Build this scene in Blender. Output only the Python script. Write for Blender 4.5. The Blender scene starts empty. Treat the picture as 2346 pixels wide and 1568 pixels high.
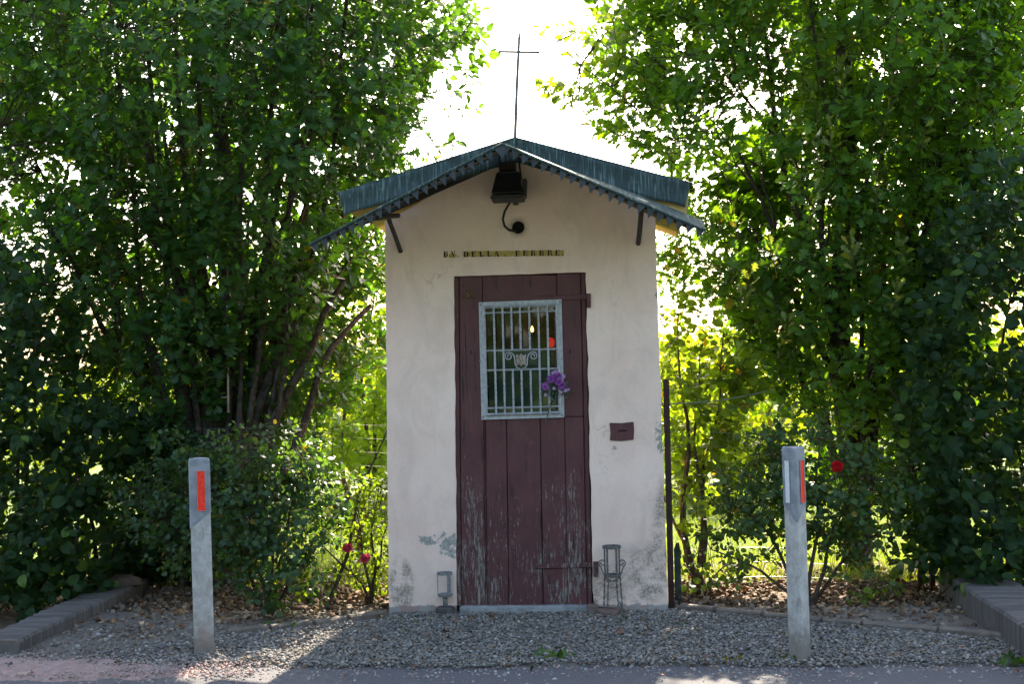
import bpy, math, random
import numpy as np
from mathutils import Vector, Matrix, noise, geometry, kdtree

random.seed(7)
rng = np.random.default_rng(7)
S = bpy.context.scene
COL = S.collection
PI = math.pi

# ------------------------------------------------------------------ camera
FPX = 3086.0                       # focal length in pixels of a 2346 x 1568 view
CAM = Vector((0.61, -8.5, 1.61))
RC = (Matrix.Rotation(math.radians(4.77), 3, 'Z')
      @ Matrix.Rotation(PI / 2 + math.atan(36 / FPX), 3, 'X')
      @ Matrix.Rotation(math.radians(-1.3), 3, 'Z'))
cd = bpy.data.cameras.new('camera')
cd.sensor_width = 36.0
cd.lens = 36.0 * FPX / 2346.0
cd.clip_start = 0.05
cd.clip_end = 2000
cam = bpy.data.objects.new('camera', cd)
COL.objects.link(cam)
cam.matrix_world = Matrix.Translation(CAM) @ RC.to_4x4()
cd.dof.use_dof = True
cd.dof.focus_distance = 8.5
cd.dof.aperture_fstop = 4.0
S.camera = cam

# ------------------------------------------------------------------ sky and sun
SUN_AZ, SUN_EL = math.radians(7), math.radians(40)
w = bpy.data.worlds.new('World')
S.world = w
w.use_nodes = True
wn = w.node_tree.nodes
sky = wn.new('ShaderNodeTexSky')
sky.sky_type = 'NISHITA'
sky.sun_disc = False
sky.sun_elevation = SUN_EL
sky.sun_rotation = SUN_AZ
sky.air_density = 1.0
sky.dust_density = 3.0
sky.ozone_density = 1.0
w.node_tree.links.new(sky.outputs[0], wn['Background'].inputs[0])
wn['Background'].inputs[1].default_value = 0.15
sl = bpy.data.lights.new('sun', 'SUN')
sl.energy = 4.0
sl.angle = math.radians(0.53)
sl.color = (1.0, 0.93, 0.82)
so = bpy.data.objects.new('sun', sl)
COL.objects.link(so)
sdir = Vector((math.sin(SUN_AZ) * math.cos(SUN_EL), math.cos(SUN_AZ) * math.cos(SUN_EL), math.sin(SUN_EL)))
so.rotation_euler = (-sdir).to_track_quat('-Z', 'Y').to_euler()
so.location = (0, 0, 20)
S.view_settings.view_transform = 'Standard'
S.view_settings.look = 'None'
S.view_settings.gamma = 1.0
S.view_settings.exposure = 2.5
S.view_settings.use_white_balance = True
S.view_settings.white_balance_temperature = 7150
S.view_settings.white_balance_tint = 10
S.render.engine = 'CYCLES'
S.cycles.max_bounces = 7
S.cycles.diffuse_bounces = 3
S.cycles.glossy_bounces = 2
S.cycles.transmission_bounces = 4
S.cycles.transparent_max_bounces = 6
S.cycles.sample_clamp_indirect = 6.0
S.cycles.use_denoising = True
S.cycles.caustics_reflective = False
S.cycles.caustics_refractive = False


# ------------------------------------------------------------------ pixel -> place helpers
def ray(px, py):
    return RC @ Vector(((px - 1173) / FPX, -(py - 784) / FPX, -1))


def W(px, py, y=0.0):
    v = ray(px, py)
    return CAM + v * ((y - CAM.y) / v.y)


def G(px, py, z=0.0):
    v = ray(px, py)
    return CAM + v * ((z - CAM.z) / v.z)


RCN = np.array(RC)
CAMN = np.array(CAM)


def project(P):
    v = (P - CAMN) @ RCN
    return 1173 + FPX * v[:, 0] / -v[:, 2], 784 - FPX * v[:, 1] / -v[:, 2], -v[:, 2]


# ------------------------------------------------------------------ node material helpers
class NT:
    def __init__(self, name):
        self.m = bpy.data.materials.new(name)
        self.m.use_nodes = True
        self.t = self.m.node_tree
        self.b = self.t.nodes['Principled BSDF']
        self.out = self.t.nodes['Material Output']
        g = self.t.nodes.new('ShaderNodeNewGeometry')
        self.pos = g.outputs['Position']

    def n(self, typ, **kw):
        nd = self.t.nodes.new('ShaderNode' + typ)
        for k, v in kw.items():
            setattr(nd, k, v)
        return nd

    def link(self, a, b):
        self.t.links.new(a, b)

    def put(self, sock, v):
        if isinstance(v, (int, float)):
            sock.default_value = v
        elif isinstance(v, (tuple, list)):
            sock.default_value = tuple(v) + ((1.0,) if len(v) == 3 and len(sock.default_value) == 4 else ())
        else:
            self.link(v, sock)

    def math(self, op, a, b=0.0, c=None, clamp=False):
        nd = self.n('Math', operation=op, use_clamp=clamp)
        self.put(nd.inputs[0], a)
        self.put(nd.inputs[1], b)
        if c is not None:
            self.put(nd.inputs[2], c)
        return nd.outputs[0]

    def scale(self, v, s):
        nd = self.n('Mapping')
        self.put(nd.inputs['Vector'], v)
        nd.inputs['Scale'].default_value = s
        return nd.outputs[0]

    def noise(self, scale=5, detail=4, rough=0.55, vec=None, dist=0.0):
        nd = self.n('TexNoise')
        self.put(nd.inputs['Vector'], vec if vec is not None else self.pos)
        nd.inputs['Scale'].default_value = scale
        nd.inputs['Detail'].default_value = detail
        nd.inputs['Roughness'].default_value = rough
        nd.inputs['Distortion'].default_value = dist
        return nd.outputs['Fac']

    def ramp(self, f, lo, hi, a=0.0, b=1.0):
        nd = self.n('MapRange', interpolation_type='SMOOTHSTEP')
        self.put(nd.inputs[0], f)
        nd.inputs[1].default_value = lo
        nd.inputs[2].default_value = hi
        nd.inputs[3].default_value = a
        nd.inputs[4].default_value = b
        return nd.outputs[0]

    def mix(self, f, a, b, mode='MIX'):
        nd = self.n('Mix', data_type='RGBA', blend_type=mode)
        self.put(nd.inputs[0], f)
        self.put(nd.inputs[6], a)
        self.put(nd.inputs[7], b)
        return nd.outputs[2]

    def blob(self, c, r, sc=(1, 1, 1)):
        nd = self.n('VectorMath', operation='SUBTRACT')
        self.put(nd.inputs[0], self.pos)
        nd.inputs[1].default_value = c
        v = self.scale(nd.outputs[0], sc)
        ln = self.n('VectorMath', operation='LENGTH')
        self.put(ln.inputs[0], v)
        return self.ramp(ln.outputs['Value'], r, 0.0)

    def bump(self, h, strength=0.3, dist=0.01):
        nd = self.n('Bump')
        nd.inputs['Strength'].default_value = strength
        nd.inputs['Distance'].default_value = dist
        self.put(nd.inputs['Height'], h)
        self.link(nd.outputs[0], self.b.inputs['Normal'])

    def fin(self, col=None, rough=0.8, metal=0.0, spec=0.3):
        if col is not None:
            self.put(self.b.inputs['Base Color'], col)
        self.put(self.b.inputs['Roughness'], rough)
        self.put(self.b.inputs['Metallic'], metal)
        self.put(self.b.inputs['Specular IOR Level'], spec)
        return self.m


def simple(name, a, b=None, rough=0.7, metal=0.0, sc=20, bump=0.0, spec=0.3):
    t = NT(name)
    b = b or tuple(0.75 * x for x in a)
    f = t.noise(sc, 5)
    if bump:
        t.bump(t.noise(sc * 3, 4), bump, 0.004)
    return t.fin(t.mix(t.ramp(f, 0.35, 0.65), b, a), rough, metal, spec)


M = {}
hc0 = tuple(W(1187, 521))


def m_plaster():
    t = NT('plaster')
    base = t.mix(t.ramp(t.noise(3.0, 5), 0.3, 0.7), (0.80, 0.59, 0.50), (0.87, 0.68, 0.585))
    tro = t.noise(1.0, 5, 0.6, t.scale(t.pos, (5, 5, 2.2)), 1.5)
    base = t.mix(t.ramp(tro, 0.42, 0.66, 0, 0.30), base, (0.56, 0.45, 0.385))
    fine = t.noise(60, 5)
    base = t.mix(t.ramp(fine, 0.3, 0.75, 0.0, 0.12), base, (0.50, 0.42, 0.37))
    # faint rain streaks
    st = t.noise(1.0, 5, 0.6, t.scale(t.pos, (26, 26, 1.6)))
    base = t.mix(t.ramp(st, 0.55, 0.8, 0, 0.12), base, (0.46, 0.42, 0.38))
    # fly specks and dust, mostly under the gable
    sp = t.noise(150, 2)
    z = t.n('SeparateXYZ')
    t.link(t.pos, z.inputs[0])
    up = t.ramp(z.outputs[2], 2.2, 2.8)
    base = t.mix(t.math('MULTIPLY', t.ramp(sp, 0.66, 0.72), t.math('ADD', t.math('MULTIPLY', up, 0.25), 0.12)), base, (0.12, 0.09, 0.07))
    # mould in the bottom corners and up the right edge
    mould = t.ramp(t.noise(9, 8, 0.75), 0.40, 0.60)
    grain = t.ramp(t.noise(70, 4, 0.7), 0.32, 0.55)
    reg = t.math('ADD', t.blob((0.80, 0, 0.06), 0.46, (1.0, 1, 1.0)), t.blob((0.86, 0, 0.50), 0.42, (3.2, 1, 1)))
    reg = t.math('ADD', reg, t.math('MULTIPLY', t.blob((-0.84, 0, 0.17), 0.22, (2.2, 1, 1)), 1.3))
    reg = t.math('ADD', reg, t.math('MULTIPLY', t.blob((0.45, 0, 0.10), 0.16), 0.8))
    mm = t.math('MULTIPLY', t.math('MULTIPLY', mould, grain), t.math('MULTIPLY', reg, 3.6, clamp=True), clamp=True)
    base = t.mix(t.math('MULTIPLY', mm, 0.8), base, (0.15, 0.14, 0.112))
    # small dark dirt spots on the right pier
    d2 = t.math('MULTIPLY', t.ramp(t.noise(38, 5, 0.7), 0.60, 0.68), t.blob((0.72, 0, 0.85), 0.7, (1.6, 1, 1)))
    base = t.mix(t.math('MULTIPLY', d2, 0.5), base, (0.22, 0.24, 0.21))
    # peeled flakes showing grey render
    pn = t.noise(21, 8, 0.75)
    pr = t.math('ADD', t.blob((-0.535, 0, 0.43), 0.15, (1.2, 1, 1)), t.blob((-0.68, 0, 0.46), 0.11, (1, 1, 1.6)))
    pr = t.math('ADD', pr, t.blob((0.835, 0, 1.08), 0.20, (2.6, 1, 1)))
    pr = t.math('ADD', pr, t.math('MULTIPLY', t.blob((0.53, 0, 1.02), 0.06), 0.7))
    pr = t.math('ADD', pr, t.blob((0.83, 0, 1.98), 0.07, (2, 1, 1)))
    peel = t.ramp(t.math('ADD', pn, t.math('MULTIPLY', pr, 0.28)), 0.66, 0.68)
    peel = t.math('MULTIPLY', peel, t.ramp(pr, 0.02, 0.12))
    base = t.mix(peel, base, t.mix(t.ramp(t.noise(50, 4), 0.4, 0.6), (0.27, 0.265, 0.245), (0.38, 0.37, 0.345)))
    # bottom skirt of bare cement and brick
    edge = t.math('ADD', z.outputs[2], t.math('MULTIPLY', t.noise(9, 5, 0.7), -0.09))
    sk = t.ramp(edge, 0.005, -0.005)
    base = t.mix(sk, base, t.mix(t.ramp(t.noise(6, 3), 0.45, 0.55), (0.33, 0.32, 0.30), (0.36, 0.26, 0.22)))
    base = t.mix(t.math('MULTIPLY', t.blob((hc0[0], 0, hc0[2]), 0.085), t.ramp(t.noise(30, 5), 0.25, 0.6, 0.5, 1.0)), base, (0.03, 0.025, 0.022))
    # hairline cracks round the door corners
    v = t.n('TexVoronoi', feature='DISTANCE_TO_EDGE')
    dv = t.n('VectorMath', operation='ADD')
    t.link(t.pos, dv.inputs[0])
    nn = t.n('TexNoise')
    t.link(t.pos, nn.inputs['Vector'])
    nn.inputs['Scale'].default_value = 9
    sc = t.n('VectorMath', operation='SCALE')
    t.link(nn.outputs['Color'], sc.inputs[0])
    sc.inputs['Scale'].default_value = 0.22
    t.link(sc.outputs[0], dv.inputs[1])
    t.link(dv.outputs[0], v.inputs['Vector'])
    v.inputs['Scale'].default_value = 3.2
    cr = t.ramp(v.outputs['Distance'], 0.012, 0.003)
    creg = t.math('ADD', t.blob((-0.58, 0, 2.12), 0.34), t.blob((0.45, 0, 1.95), 0.30, (1.4, 1, 1)))
    creg = t.math('ADD', creg, t.blob((0.46, 0, 1.1), 0.4, (2.5, 1, 1)))
    creg = t.math('ADD', creg, t.blob((0.45, 0, 0.3), 0.4, (2.0, 1, 1)))
    crk = t.math('MULTIPLY', cr, t.math('MULTIPLY', creg, 0.32, clamp=True))
    base = t.mix(crk, base, (0.20, 0.16, 0.13))
    h = t.math('ADD', t.noise(25, 6), t.math('MULTIPLY', t.noise(140, 3), 0.25))
    h = t.math('SUBTRACT', h, t.math('MULTIPLY', t.math('ADD', peel, t.math('MULTIPLY', mm, 0.4)), 0.6))
    t.bump(h, 0.35, 0.006)
    return t.fin(base, 0.9, 0, 0.2)


def m_paint():
    t = NT('oxblood_paint')
    base = t.mix(t.ramp(t.noise(5, 5), 0.3, 0.7), (0.084, 0.029, 0.032), (0.116, 0.042, 0.043))
    grain = t.noise(1.0, 6, 0.65, t.scale(t.pos, (110, 110, 5)))
    base = t.mix(t.ramp(grain, 0.35, 0.6, 0.35, 0.0), base, (0.045, 0.022, 0.025))
    z = t.n('SeparateXYZ')
    t.link(t.pos, z.inputs[0])
    low = t.ramp(z.outputs[2], 1.15, 0.15, 0.0, 1.0)
    chip = t.noise(1.0, 8, 0.76, t.scale(t.pos, (70, 70, 13)))
    big = t.noise(4.0, 3, 0.5, t.scale(t.pos, (2.0, 2, 0.8)))
    f = t.math('ADD', t.math('ADD', chip, t.math('MULTIPLY', low, 0.11)), t.math('MULTIPLY', t.math('SUBTRACT', big, 0.5), 0.34))
    side = t.math('ADD', t.blob((-0.36, 0, 0.62), 0.42, (2.2, 1, 0.9)), t.blob((0.24, 0, 0.55), 0.40, (2.2, 1, 0.9)))
    f = t.math('ADD', f, t.math('MULTIPLY', side, 0.07))
    mask = t.ramp(f, 0.66, 0.685)
    c2 = t.noise(1.0, 6, 0.75, t.scale(t.pos, (150, 150, 13)))
    f2 = t.math('ADD', t.math('ADD', c2, t.math('MULTIPLY', low, 0.10)), t.math('ADD', t.math('MULTIPLY', t.math('SUBTRACT', big, 0.5), 0.30), t.math('MULTIPLY', side, 0.10)))
    mask = t.math('MAXIMUM', mask, t.ramp(f2, 0.69, 0.715))
    wood = t.mix(t.ramp(t.noise(1.0, 4, 0.6, t.scale(t.pos, (160, 160, 9))), 0.35, 0.65), (0.09, 0.075, 0.07), (0.30, 0.265, 0.24))
    base = t.mix(mask, base, wood)
    red = t.math('MULTIPLY', t.blob((0.21, 0, 0.16), 0.13, (1.4, 1, 0.7)), 0.8)
    base = t.mix(t.math('MULTIPLY', red, t.math('SUBTRACT', 1.0, mask)), base, (0.14, 0.028, 0.034))
    ck = t.noise(1.0, 5, 0.6, t.scale(t.pos, (75, 75, 0.9)))
    base = t.mix(t.math('MULTIPLY', t.ramp(ck, 0.40, 0.37), t.ramp(t.noise(6, 3), 0.45, 0.6)), base, (0.018, 0.010, 0.011))
    h = t.math('SUBTRACT', t.math('MULTIPLY', grain, 0.7), t.math('MULTIPLY', mask, 0.6))
    t.bump(h, 0.5, 0.004)
    return t.fin(base, 0.58, 0, 0.35)


def m_patina():
    t = NT('patinated_metal')
    st = t.noise(1.0, 4, 0.6, t.scale(t.pos, (70, 2, 5)))
    b = t.mix(t.ramp(st, 0.48, 0.72), (0.024, 0.046, 0.044), (0.13, 0.20, 0.185))
    big = t.noise(5, 5)
    b = t.mix(t.ramp(big, 0.45, 0.7, 0, 0.6), b, (0.018, 0.028, 0.030))
    b = t.mix(t.ramp(t.noise(24, 5, 0.7), 0.58, 0.70, 0, 0.55), b, (0.12, 0.17, 0.165))
    t.bump(st, 0.15, 0.003)
    return t.fin(b, 0.68, 0.05, 0.3)


def leafmat(name, tr=(3.2, 2.7, 0.45), fac=0.5, rough=0.42, spec=0.35):
    t = NT(name)
    a = t.n('Attribute', attribute_name='Col')
    t.link(a.outputs['Color'], t.b.inputs['Base Color'])
    t.b.inputs['Roughness'].default_value = rough
    t.b.inputs['Specular IOR Level'].default_value = spec
    tl = t.n('BsdfTranslucent')
    t.link(t.mix(1.0, a.outputs['Color'], tr, 'MULTIPLY'), tl.inputs['Color'])
    mx = t.n('MixShader')
    mx.inputs[0].default_value = fac
    t.link(t.b.outputs[0], mx.inputs[1])
    t.link(tl.outputs[0], mx.inputs[2])
    t.link(mx.outputs[0], t.out.inputs['Surface'])
    return t.m


def attrmat(name, rough=0.85, bump=0.3, sc=120, spec=0.25):
    t = NT(name)
    a = t.n('Attribute', attribute_name='Col')
    f = t.ramp(t.noise(sc, 4), 0.3, 0.7, 0.72, 1.15)
    g = t.n('VectorMath', operation='SCALE')
    t.link(a.outputs['Color'], g.inputs[0])
    t.link(f, g.inputs['Scale'])
    if bump:
        t.bump(t.noise(sc * 2, 4), bump, 0.003)
    return t.fin(g.outputs[0], rough, 0, spec)


def m_glass():
    t = NT('window_glass')
    g = t.n('BsdfGlossy')
    g.inputs['Roughness'].default_value = 0.03
    tr = t.n('BsdfTransparent')
    tr.inputs['Color'].default_value = (0.86, 0.9, 0.88, 1)
    fr = t.n('Fresnel')
    fr.inputs['IOR'].default_value = 1.5
    mx = t.n('MixShader')
    t.link(fr.outputs[0], mx.inputs[0])
    t.link(tr.outputs[0], mx.inputs[1])
    t.link(g.outputs[0], mx.inputs[2])
    t.link(mx.outputs[0], t.out.inputs['Surface'])
    return t.m


def emit(name, col, strength, base=(0.5, 0.5, 0.5)):
    t = NT(name)
    t.b.inputs['Base Color'].default_value = base + (1,)
    t.b.inputs['Emission Color'].default_value = col + (1,)
    t.b.inputs['Emission Strength'].default_value = strength
    return t.m


def m_concrete_post():
    t = NT('post_concrete')
    b = t.mix(t.ramp(t.noise(14, 6, 0.7), 0.35, 0.65), (0.33, 0.325, 0.305), (0.46, 0.455, 0.435))
    stn = t.noise(1.0, 7, 0.75, t.scale(t.pos, (38, 38, 15)))
    b = t.mix(t.ramp(stn, 0.50, 0.68, 0, 0.7), b, (0.19, 0.175, 0.145))
    bl = t.noise(1.0, 4, 0.7, t.scale(t.pos, (90, 90, 10)))
    b = t.mix(t.math('MULTIPLY', t.ramp(bl, 0.66, 0.69), t.math('ADD', t.blob((-1.80, -1.25, 0.25), 0.5, (9, 1, 1)), t.blob((1.50, -1.5, 0.4), 0.6, (12, 1, 1)))), b, (0.06, 0.075, 0.13))
    zz = t.n('SeparateXYZ')
    t.link(t.pos, zz.inputs[0])
    mud = t.ramp(t.math('ADD', zz.outputs[2], t.math('MULTIPLY', t.noise(22, 6, 0.7), -0.34)), 0.06, -0.12)
    b = t.mix(t.math('MULTIPLY', mud, 0.75), b, (0.15, 0.12, 0.095))
    pk = t.math('MULTIPLY', t.blob((-1.755, -1.3, 0.10), 0.10, (1.6, 0.4, 0.9)), t.ramp(t.noise(28, 5, 0.7), 0.42, 0.5))
    b = t.mix(pk, b, (0.34, 0.22, 0.19))
    t.bump(t.noise(70, 5), 0.4, 0.004)
    return t.fin(b, 0.85, 0, 0.25)


def m_asphalt():
    t = NT('asphalt')
    v = t.noise(240, 3, 0.7)
    b = t.mix(t.ramp(v, 0.38, 0.66), (0.062, 0.062, 0.070), (0.15, 0.14, 0.14))
    b = t.mix(t.ramp(t.noise(2.2, 5, 0.6), 0.4, 0.7, 0, 0.5), b, (0.105, 0.10, 0.105))
    b = t.mix(t.ramp(t.noise(80, 2), 0.69, 0.72), b, (0.33, 0.27, 0.25))
    t.bump(t.math('ADD', v, t.noise(90, 4)), 0.7, 0.006)
    return t.fin(b, 0.85, 0, 0.3)


def m_ground(name, a, b, c=None, sc=8, bump=0.5):
    t = NT(name)
    k = t.mix(t.ramp(t.noise(sc, 6, 0.65), 0.35, 0.65), a, b)
    if c:
        k = t.mix(t.ramp(t.noise(sc * 6, 4, 0.6), 0.55, 0.7), k, c)
    t.bump(t.noise(sc * 8, 5), bump, 0.01)
    return t.fin(k, 0.95, 0, 0.15)


M['plaster'] = m_plaster()
M['paint'] = m_paint()
M['patina'] = m_patina()
M['leaf_oak'] = leafmat('oak_leaf')
M['leaf_hedge'] = leafmat('hedge_leaf', (3.2, 2.7, 0.45), 0.42, 0.5, 0.22)
M['leaf_rose'] = leafmat('rose_leaf', (3.0, 2.6, 0.5), 0.45, 0.4, 0.4)
M['leaf_sunny'] = leafmat('sunny_leaf', (3.0, 2.6, 0.4), 0.58, 0.45, 0.3)  # sunlight put into the leaf: stronger translucency than the shaded plants
M['grass'] = leafmat('grass_blade', (2.6, 2.2, 0.5), 0.5, 0.5, 0.3)
M['petal'] = leafmat('petal', (1.4, 1.0, 1.2), 0.3, 0.55, 0.2)
M['stone'] = attrmat('stone', 0.8, 0.3, 150)
M['clod'] = attrmat('soil_clod', 0.95, 0.6, 60, 0.1)
M['dry'] = attrmat('dry_leaf', 0.8, 0.2, 60)
M['bark'] = simple('bark', (0.085, 0.070, 0.058), (0.035, 0.028, 0.024), 0.92, 0, 22, 0.9, 0.15)
M['twig'] = simple('twig_bark', (0.085, 0.062, 0.042), (0.045, 0.034, 0.026), 0.85, 0, 40, 0.2, 0.2)
M['slate_metal'] = simple('slate_metal', (0.040, 0.052, 0.060), (0.024, 0.034, 0.040), 0.6, 0.1, 18, 0.1, 0.35)
M['black'] = simple('black_housing', (0.022, 0.024, 0.028), (0.014, 0.015, 0.018), 0.5, 0, 15, 0.1, 0.4)
M['rubber'] = simple('black_rubber', (0.012, 0.012, 0.013), None, 0.6)
M['hole_dark'] = simple('hole_dark', (0.010, 0.009, 0.009), None, 0.95)  # near-black that paints the shade inside small openings
M['strut'] = simple('grey_brown_strut', (0.080, 0.072, 0.070), (0.050, 0.045, 0.045), 0.75, 0, 30, 0.2)
M['ochre'] = simple('ochre_paint', (0.50, 0.36, 0.13), (0.42, 0.30, 0.12), 0.85, 0, 8, 0.15)
M['rafter'] = simple('dark_rafter', (0.040, 0.034, 0.032), (0.022, 0.020, 0.020), 0.85, 0, 14, 0.3)
M['lining'] = simple('weathered_boards', (0.15, 0.115, 0.095), (0.07, 0.055, 0.05), 0.9, 0, 25, 0.3)
M['silver'] = simple('silver_paint', (0.43, 0.45, 0.47), (0.31, 0.33, 0.35), 0.55, 0.2, 40, 0.3)
M['flower_iron'] = simple('weathered_iron', (0.42, 0.40, 0.37), (0.22, 0.15, 0.11), 0.6, 0.1, 90, 0.2)
M['iron'] = simple('wrought_iron', (0.17, 0.17, 0.17), (0.09, 0.08, 0.075), 0.6, 0.2, 60, 0.3)
M['zinc'] = simple('zinc', (0.26, 0.28, 0.29), (0.15, 0.155, 0.155), 0.6, 0.3, 50, 0.3)
M['cement'] = simple('cement', (0.30, 0.31, 0.31), (0.20, 0.205, 0.205), 0.9, 0, 18, 0.5)
M['lead'] = simple('dark_base', (0.095, 0.085, 0.08), (0.055, 0.05, 0.05), 0.8, 0, 25, 0.3)
M['brick_stone'] = simple('reddish_stone', (0.19, 0.13, 0.105), (0.12, 0.09, 0.08), 0.9, 0, 20, 0.6)
def m_kerb():
    t = NT('ridged_kerb')
    st = t.noise(1.0, 5, 0.65, t.scale(t.pos, (1.5, 70, 1.5)))
    b = t.mix(t.ramp(st, 0.35, 0.65), (0.075, 0.067, 0.063), (0.14, 0.125, 0.117))
    b = t.mix(t.ramp(t.noise(11, 5, 0.7), 0.58, 0.70, 0, 0.6), b, (0.20, 0.125, 0.095))
    b = t.mix(t.ramp(t.noise(1.0, 4, 0.7, t.scale(t.pos, (4, 90, 4))), 0.67, 0.71, 0, 0.7), b, (0.32, 0.31, 0.29))
    t.bump(st, 0.7, 0.008)
    return t.fin(b, 0.9, 0, 0.2)


M['kerb'] = m_kerb()
M['edging'] = simple('edging_stone', (0.175, 0.142, 0.115), (0.115, 0.096, 0.082), 0.9, 0, 16, 0.6)
M['post'] = m_concrete_post()
M['cap'] = simple('grey_cap', (0.27, 0.29, 0.315), (0.19, 0.205, 0.23), 0.6, 0, 18, 0.15)
M['red_refl'] = simple('red_reflector', (1.0, 0.045, 0.018), (0.80, 0.015, 0.008), 0.35, 0, 90, 0.4, 0.5)
M['white_refl'] = simple('white_reflector', (0.78, 0.80, 0.82), (0.58, 0.60, 0.62), 0.35, 0.1, 160, 0.3, 0.6)
M['rust_post'] = simple('rust_red_post', (0.060, 0.032, 0.030), (0.038, 0.024, 0.024), 0.7, 0.1, 14, 0.2)
M['green_post'] = simple('green_stake', (0.060, 0.095, 0.082), (0.035, 0.052, 0.047), 0.8, 0, 20, 0.3)
M['wire'] = simple('fence_wire', (0.28, 0.30, 0.30), (0.14, 0.13, 0.12), 0.45, 0.6)
M['pipe'] = simple('pale_pipe', (0.55, 0.52, 0.47), (0.42, 0.40, 0.36), 0.6)
M['glass'] = m_glass()
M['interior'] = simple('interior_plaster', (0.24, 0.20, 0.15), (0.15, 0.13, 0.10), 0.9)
M['green_cloth'] = simple('green_panel', (0.075, 0.13, 0.125), (0.05, 0.09, 0.088), 0.8, 0, 6)
M['parch'] = simple('yellowed_paper', (0.42, 0.36, 0.24), None, 0.9)
M['strip'] = simple('ochre_strip', (0.50, 0.37, 0.12), (0.36, 0.265, 0.09), 0.85, 0, 35, 0.2)
M['ink'] = simple('stencil_ink', (0.030, 0.018, 0.016), None, 0.85)
M['brass'] = simple('old_brass', (0.16, 0.085, 0.035), (0.05, 0.03, 0.02), 0.6, 0.3, 60)
M['bulb'] = emit('lit_bulb', (1.0, 0.50, 0.13), 1.6, (0.9, 0.7, 0.4))
M['votive'] = emit('red_votive', (1.0, 0.03, 0.02), 0.10, (0.5, 0.02, 0.02))
M['asphalt'] = m_asphalt()
M['lawn'] = m_ground('lawn', (0.055, 0.095, 0.018), (0.10, 0.14, 0.03), (0.16, 0.15, 0.06), 3)
M['soil'] = m_ground('soil', (0.10, 0.073, 0.053), (0.15, 0.115, 0.085), (0.20, 0.16, 0.12), 10, 0.9)
M['gravel_bed'] = m_ground('gravel_bed', (0.13, 0.12, 0.105), (0.18, 0.165, 0.145), (0.10, 0.085, 0.07), 30, 0.8)
M['pink_sand'] = m_ground('pink_sand', (0.27, 0.185, 0.165), (0.34, 0.25, 0.225), (0.18, 0.14, 0.13), 25, 0.8)


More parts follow.
